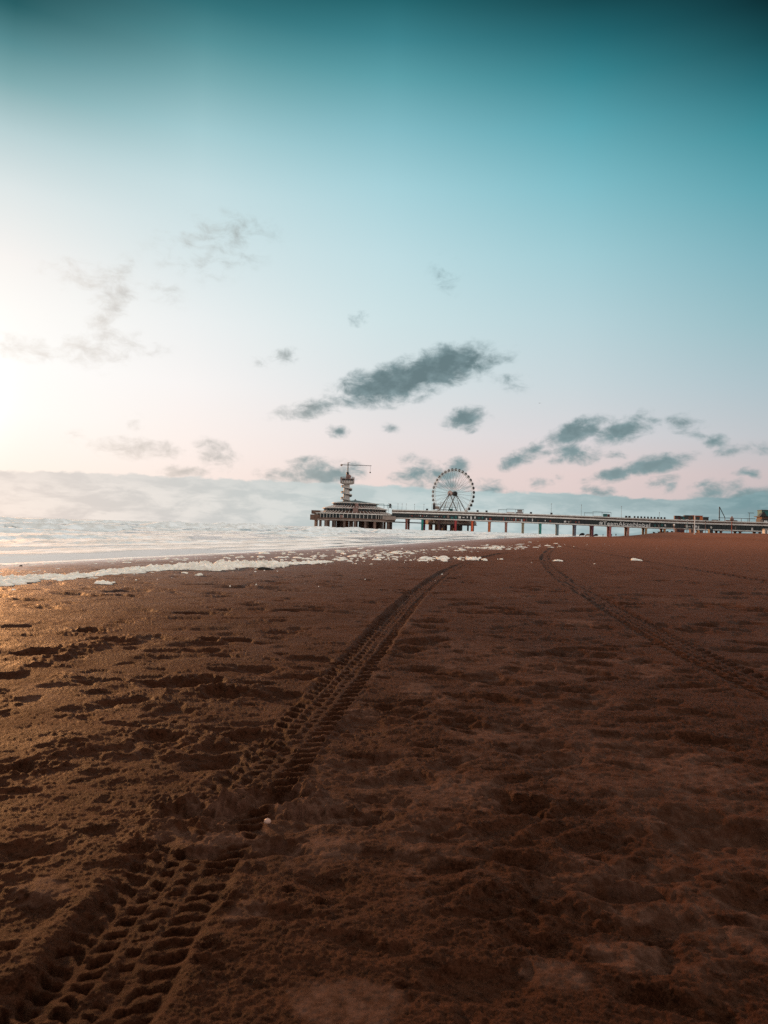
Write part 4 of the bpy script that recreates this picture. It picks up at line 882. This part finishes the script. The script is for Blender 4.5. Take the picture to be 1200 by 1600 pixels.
eb = empty('entrance_building', deck(1195, 5)); tag(eb, 'dark teal building with a gabled top at the landward end of the pier', 'building')
dbox('wall', 1185, 1226, DZ, 10.6, M['dark'], 8, 12, eb); dbox('window', 1187.5, 1192, 7.2, 10.0, M['concrete'], 1.9, .25, eb); dbox('window', 1193.5, 1199, 7.2, 9.4, M['white'], 1.9, .25, eb); dbox('window', 1203, 1222, 7.2, 9.6, M['glass'], 1.9, .25, eb)
dbox('cornice', 1182.5, 1228, 12.4, 13.0, M['dark'], 7.5, 14, eb); dbox('upper_wall', 1186.5, 1226, 13.0, 17.6, M['teal'], 9, 10, eb); dbox('cladding_band', 1186, 1226, 10.6, 12.4, M['brown'], 8, 12.4, eb)
g_ = MB(); a, b, c_ = deck(1188, 2.6, 13.0), deck(1198, 2.6, 13.0), deck(1193, 2.6, 17.0); g_.add([a, b, c_, a + pn * 6, b + pn * 6, c_ + pn * 6], [(0, 1, 2), (5, 4, 3), (0, 2, 5, 3), (2, 1, 4, 5), (1, 0, 3, 4)]); g_.build('gable', M['dark'], eb)
dbox('roof', 1186, 1227, 17.6, 18.1, M['dark'], 9, 10.6, eb)

# ------------------------------------------------------------------ people
def person(px, py, Y, label, coat, walk=.18, on=None, h=1.76, ang=0.0):
    p = on if on else at(px, py, Y)
    if on is None: p.z = ground_fine(p.x, p.y) - .01
    J = {0: (0, 0, .95), 1: (0, 0, 1.12), 2: (0, -.01, 1.34), 3: (0, -.01, 1.47), 4: (0, .02, 1.56), 5: (0, .03, 1.66), 6: (0, .02, 1.74),
         7: (-.09, 0, .92), 8: (-.10, .10 + walk * .5, .50), 9: (-.10, walk, .09), 10: (-.10, walk + .17, .04), 11: (.09, 0, .92), 12: (.10, .02 - walk * .5, .50), 13: (.10, -walk, .09), 14: (.10, -walk + .17, .04),
         15: (-.19, 0, 1.40), 16: (-.25, -.06, 1.13), 17: (-.23, .08, .90), 18: (-.22, .12, .80), 19: (.19, 0, 1.40), 20: (.25, -.02, 1.13), 21: (.23, .12, .92), 22: (.22, .18, .83)}
    E = [(0, 1), (1, 2), (2, 3), (3, 4), (4, 5), (5, 6), (0, 7), (7, 8), (8, 9), (9, 10), (0, 11), (11, 12), (12, 13), (13, 14), (2, 15), (15, 16), (16, 17), (17, 18), (2, 19), (19, 20), (20, 21), (21, 22)]
    RD = [.15, .15, .17, .06, .075, .10, .06, .10, .07, .045, .035, .10, .07, .045, .035, .08, .055, .042, .03, .08, .055, .042, .03]
    c, s = math.cos(ang), math.sin(ang); k = h / 1.78
    me = bpy.data.meshes.new('person'); me.from_pydata([((x * c - y * s) * k, (x * s + y * c) * k, z * k) for x, y, z in (J[i] for i in range(23))], E, [])
    o = bpy.data.objects.new('person', me); COL.objects.link(o); sk = o.modifiers.new('skin', 'SKIN'); sb = o.modifiers.new('sub', 'SUBSURF'); sb.levels = 1; sb.render_levels = 1
    for i, v in enumerate(me.skin_vertices[0].data): v.radius = (RD[i] * k, RD[i] * k * .85); v.use_root = (i == 0)
    bpy.context.view_layer.update(); m2 = bpy.data.meshes.new_from_object(o.evaluated_get(bpy.context.evaluated_depsgraph_get())); o.modifiers.clear(); o.data = m2; m2.name = 'person'
    for mt in (M['denim'], coat, M['skin'], M['dark']): m2.materials.append(mt)
    for f in m2.polygons:
        z = f.center.z / k; rr = math.hypot(f.center.x, f.center.y) / k; f.material_index = 3 if z < .08 or z > 1.69 else 0 if z < .86 and rr < .19 else 2 if z > 1.50 or (z < .86 and rr >= .19) else 1
        f.use_smooth = True
    o.location = p; tag(o, label, 'person', 'people on the beach and pier'); return o
person(955.6, 837, 318, 'person in a dark coat standing on the beach in front of the pink pier column', M['cloth'], .12, h=1.8, ang=.6)
person(962.4, 837, 322, 'person in a wine red coat walking on the beach just right of the pink column', M['cloth2'], .26, ang=-.9)
person(942.2, 837, 380, 'lone person in grey clothes on the beach between the maroon and pink columns', M['denim'], .1, h=1.75, ang=.2)
person(652.8, 0, 0, 'person in a dark coat, left of the pair on the upper deck', M['cloth'], .1, on=deck(652.8, .9, 6.6), h=2.0)
person(655.6, 0, 0, 'person in a wine red coat, right of the pair on the upper deck', M['cloth2'], .1, on=deck(655.6, .9, 6.6), h=2.0)
dbox('viewing_step', 651, 658, DZ, 6.6, M['concrete'], 1.0, 1.2, pier).matrix_parent_inverse = Matrix.Translation(-pier.location)

# ------------------------------------------------------------------ kites, signs and posts on the beach
def kite(px, py, Y, L_, mt, tubem, tilt, label):
    p = at(px, py, Y); p.z = ground_fine(p.x, p.y); r_ = empty('kite', p); tag(r_, label, 'kite', 'kites lying on the beach')
    c, s = math.cos(tilt), math.sin(tilt); n = 20; le = []; te = []
    for k in range(n + 1):
        a = math.pi * (k / n) ; x = -math.cos(a) * L_ / 2; z = math.sin(a) * L_ * .36
        le.append(Vector((p.x + x * c - z * s * .3, p.y + .2, p.z + .12 + z + (x + L_ / 2) * s * .5))); ch = .35 + 1.0 * math.sin(a); te.append(le[-1] + Vector((.15, ch * .8, -ch * .30)))
    MB().path(le, .14, 8).build('leading_edge', tubem, r_, True)
    mb = MB()
    for k in range(n): mb.add([le[k], le[k + 1], te[k + 1], te[k], le[k] + ZU * .03, le[k + 1] + ZU * .03, te[k + 1] + ZU * .03, te[k] + ZU * .03], [(0, 1, 2, 3), (7, 6, 5, 4), (3, 2, 6, 7)])
    for k in range(4, n - 3, 1): mb.add([le[k], le[k + 1], Vector((le[k + 1].x, le[k + 1].y + .1, p.z + (le[k + 1].z - p.z) * .35)), Vector((le[k].x, le[k].y + .1, p.z + (le[k].z - p.z) * .35))], [(0, 1, 2, 3)])
    mb.build('canopy', mt, r_)
    for k in (5, 10, 15): MB().tube(le[k], te[k], .08, .05, n=6).build('strut', tubem, r_, True)
kite(909.5, 838, 318, 3.0, M['black'], M['black'], .55, 'black kite canopy lying on the wet sand left of the maroon column')
kite(918.5, 838, 322, 2.6, M['tan'], M['rust'], .3, 'tan kite lying between the two black kites')
kite(931, 838, 318, 2.5, M['black'], M['black'], .5, 'black kite lying just right of the maroon column')
def beach_post(px, y0, y1, Y, mt, r_, label, cat, head=None, name='beach_post'):
    b = at(px, y1, Y); gz = ground_fine(b.x, b.y); t = at(px + (y1 - y0) * .031, y0, Y); o = empty(name, (b.x, b.y, gz)); tag(o, label, cat)
    MB().tube((b.x, b.y, gz - .3), (b.x, b.y, t.z), r_, r_ * .8, n=10).build('pole', mt, o)
    if head: head(o, Vector((b.x, b.y, t.z)))
    return o
def sphere_head(m_, r_, nm='top_marker', sq=(1, 1, 1)):
    def f(o, t): mb = MB(); mb.ball(t + ZU * r_ * .4, r_, 12, sq); mb.build(nm, m_, o, True)
    return f
def cap_head(o, t): mb = MB(); mb.ball(t + ZU * .08, .16, 10); mb.build('finial', M['pale'], o, True); MB().tube(t - ZU * 5.5 + Vector((0, -.16, 0)), t - ZU * .2 + Vector((0, -.16, 0)), .02, n=4).build('halyard', M['dark'], o); mb = MB(); mb.lathe((t.x, t.y, o.location.z - .05), [(.5, 0), (.5, .22), (.3, .3)], 12); mb.build('foot', M['concrete'], o)
beach_post(1085, 805.5, 836, 330, M['white'], .24, 'tall plain white flagpole on the sand in front of the orange kiosk', 'flagpole', cap_head, 'flagpole')
def disc_head(o, t):
    MB().tube(t + Vector((0, -.12, .2)), t + Vector((0, -.2, .2)), .62, n=18).build('sign_disc', M['white'], o); MB().tube(t + Vector((0, -.2, .2)), t + Vector((0, -.23, .2)), .36, n=18).build('sign_centre', M['rust'], o)
beach_post(1073.2, 813.5, 833, 400, M['teal'], .17, 'thin dark post with a round white and red sign left of the flagpole', 'sign', disc_head, 'round_sign')
def lantern(o, t): mb = MB(); mb.lathe(t, [(.25, -.9), (.5, -.6), (.55, .1), (.15, .6)], 10); mb.build('lantern', M['pale'], o)
beach_post(1053, 820, 833, 400, M['orange'], .14, 'thin orange brown post with a pale lantern on the beach left of the round sign', 'lamp post', lantern, 'beach_lamp')
beach_post(1102, 814, 833, 400, M['rust'], .16, 'thin bare rusty post right of the white flagpole', 'post', lambda o, t: MB().box(t, (.5, .3, .5)).build('post_cap', M['teal'], o))
def diamond(o, t): mb = MB(); mb.lathe(t, [(.12, -2.4), (.95, -1.7), (1.05, -.8), (.55, .1), (.1, .9)], 12); mb.build('top_marker', M['rust'], o)
beach_post(1143.2, 808.5, 832.5, 400, M['red'], .25, 'dark red beacon post with a rounded reddish top near the beach end of the pier', 'beacon', diamond, 'beacon_post')
def cabin(px0, px1, py, Y, h, mt, roofm, label):
    a = at((px0 + px1) / 2, py, Y); gz = ground_fine(a.x, a.y); w = (px1 - px0) * Y / F; r_ = empty('beach_cabin', (a.x, a.y, gz)); tag(r_, label, 'beach cabin', 'beach cabins under the pier')
    MB().box((a.x, a.y, gz + h / 2 - .2), (w, 3, h)).build('wall', mt, r_); mb = MB(); mb.hexa([(a.x - w / 2 - .2, a.y - 1.8, gz + h - .2), (a.x + w / 2 + .2, a.y - 1.8, gz + h - .2), (a.x + w / 2 + .2, a.y + 1.8, gz + h - .2), (a.x - w / 2 - .2, a.y + 1.8, gz + h - .2), (a.x - w / 2 - .2, a.y - .2, gz + h + .45), (a.x + w / 2 + .2, a.y - .2, gz + h + .45), (a.x + w / 2 + .2, a.y + .2, gz + h + .45), (a.x - w / 2 - .2, a.y + .2, gz + h + .45)]); mb.build('roof', roofm, r_)
    MB().box((a.x - w * .15, a.y - 1.52, gz + h * .4), (min(1.0, w * .3), .08, h * .75)).build('door', M['dark'], r_)
for px0, px1, mt, rm, h, l in ((1055.5, 1067, M['maroon'], M['brown'], 2.3, 'wide maroon beach cabin under the pier between lantern post and round sign'), (1078, 1083, M['rust'], M['brown'], 2.2, 'narrow rusty beach cabin just left of the flagpole'), (1091.5, 1096, M['brown'], M['dark'], 1.7, 'low brown beach cabin right of the flagpole'), (1107.5, 1112.5, M['dark'], M['dark'], 2.3, 'black beach cabin standing right of the bare rusty post'), (1193, 1199, M['pale'], M['concrete'], 3.0, 'pale grey beach cabin at the far right under the pier')):
    cabin(px0, px1, 832, 455, h, mt, rm, l)
shrub_m = material('marram_tuft', (.03, .03, .022), .9, 0, .3, 4)
for px, l in ((1021.8, 'dark grass tuft nearest the tan column on the sand crest'), (1029.6, 'dark grass tuft midway between tan and ochre columns'), (1035.4, 'dark grass tuft close against the left of the ochre column'), (1042.4, 'dark grass tuft just right of the ochre column'), (1050, 'low dark grass tuft beside the lantern post')):
    a = at(px, 832, 452); gz = ground_fine(a.x, a.y); mb = MB()
    for k in range(130):
        an = random.uniform(0, 6.28); rr = random.uniform(0, .55); le_ = random.uniform(.6, 1.3) * (1 - rr * .6); b = Vector((a.x + rr * math.cos(an), a.y + rr * math.sin(an), gz - .1)); t = b + Vector((math.cos(an) * le_ * random.uniform(.2, .7), math.sin(an) * le_ * .4, le_)); mb.tube(b, t, .06, .012, n=3)
    tag(mb.build('grass_tuft', shrub_m), l, 'grass tuft', 'grass tufts on the sand crest')
# one gull
p = at(843.5, 630, 420); gl = MB()
for s_ in (-1, 1):
    q = [p, p + Vector((s_ * .35, .05, .22)), p + Vector((s_ * .8, .15, .05)), p + Vector((s_ * .35, .3, .20)), p + Vector((0, .28, 0))]; gl.add(q + [v - ZU * .04 for v in q], [(0, 1, 2, 3, 4), (9, 8, 7, 6, 5), (0, 5, 6, 1), (1, 6, 7, 2), (2, 7, 8, 3), (3, 8, 9, 4)])
gl.ball(p + Vector((0, .12, -.02)), .14, 10, (.7, 2.2, .7)); tag(gl.build('gull', M['dark']), 'lone dark gull flying high above the middle of the pier', 'gull')
print('script done', len(bpy.data.objects))
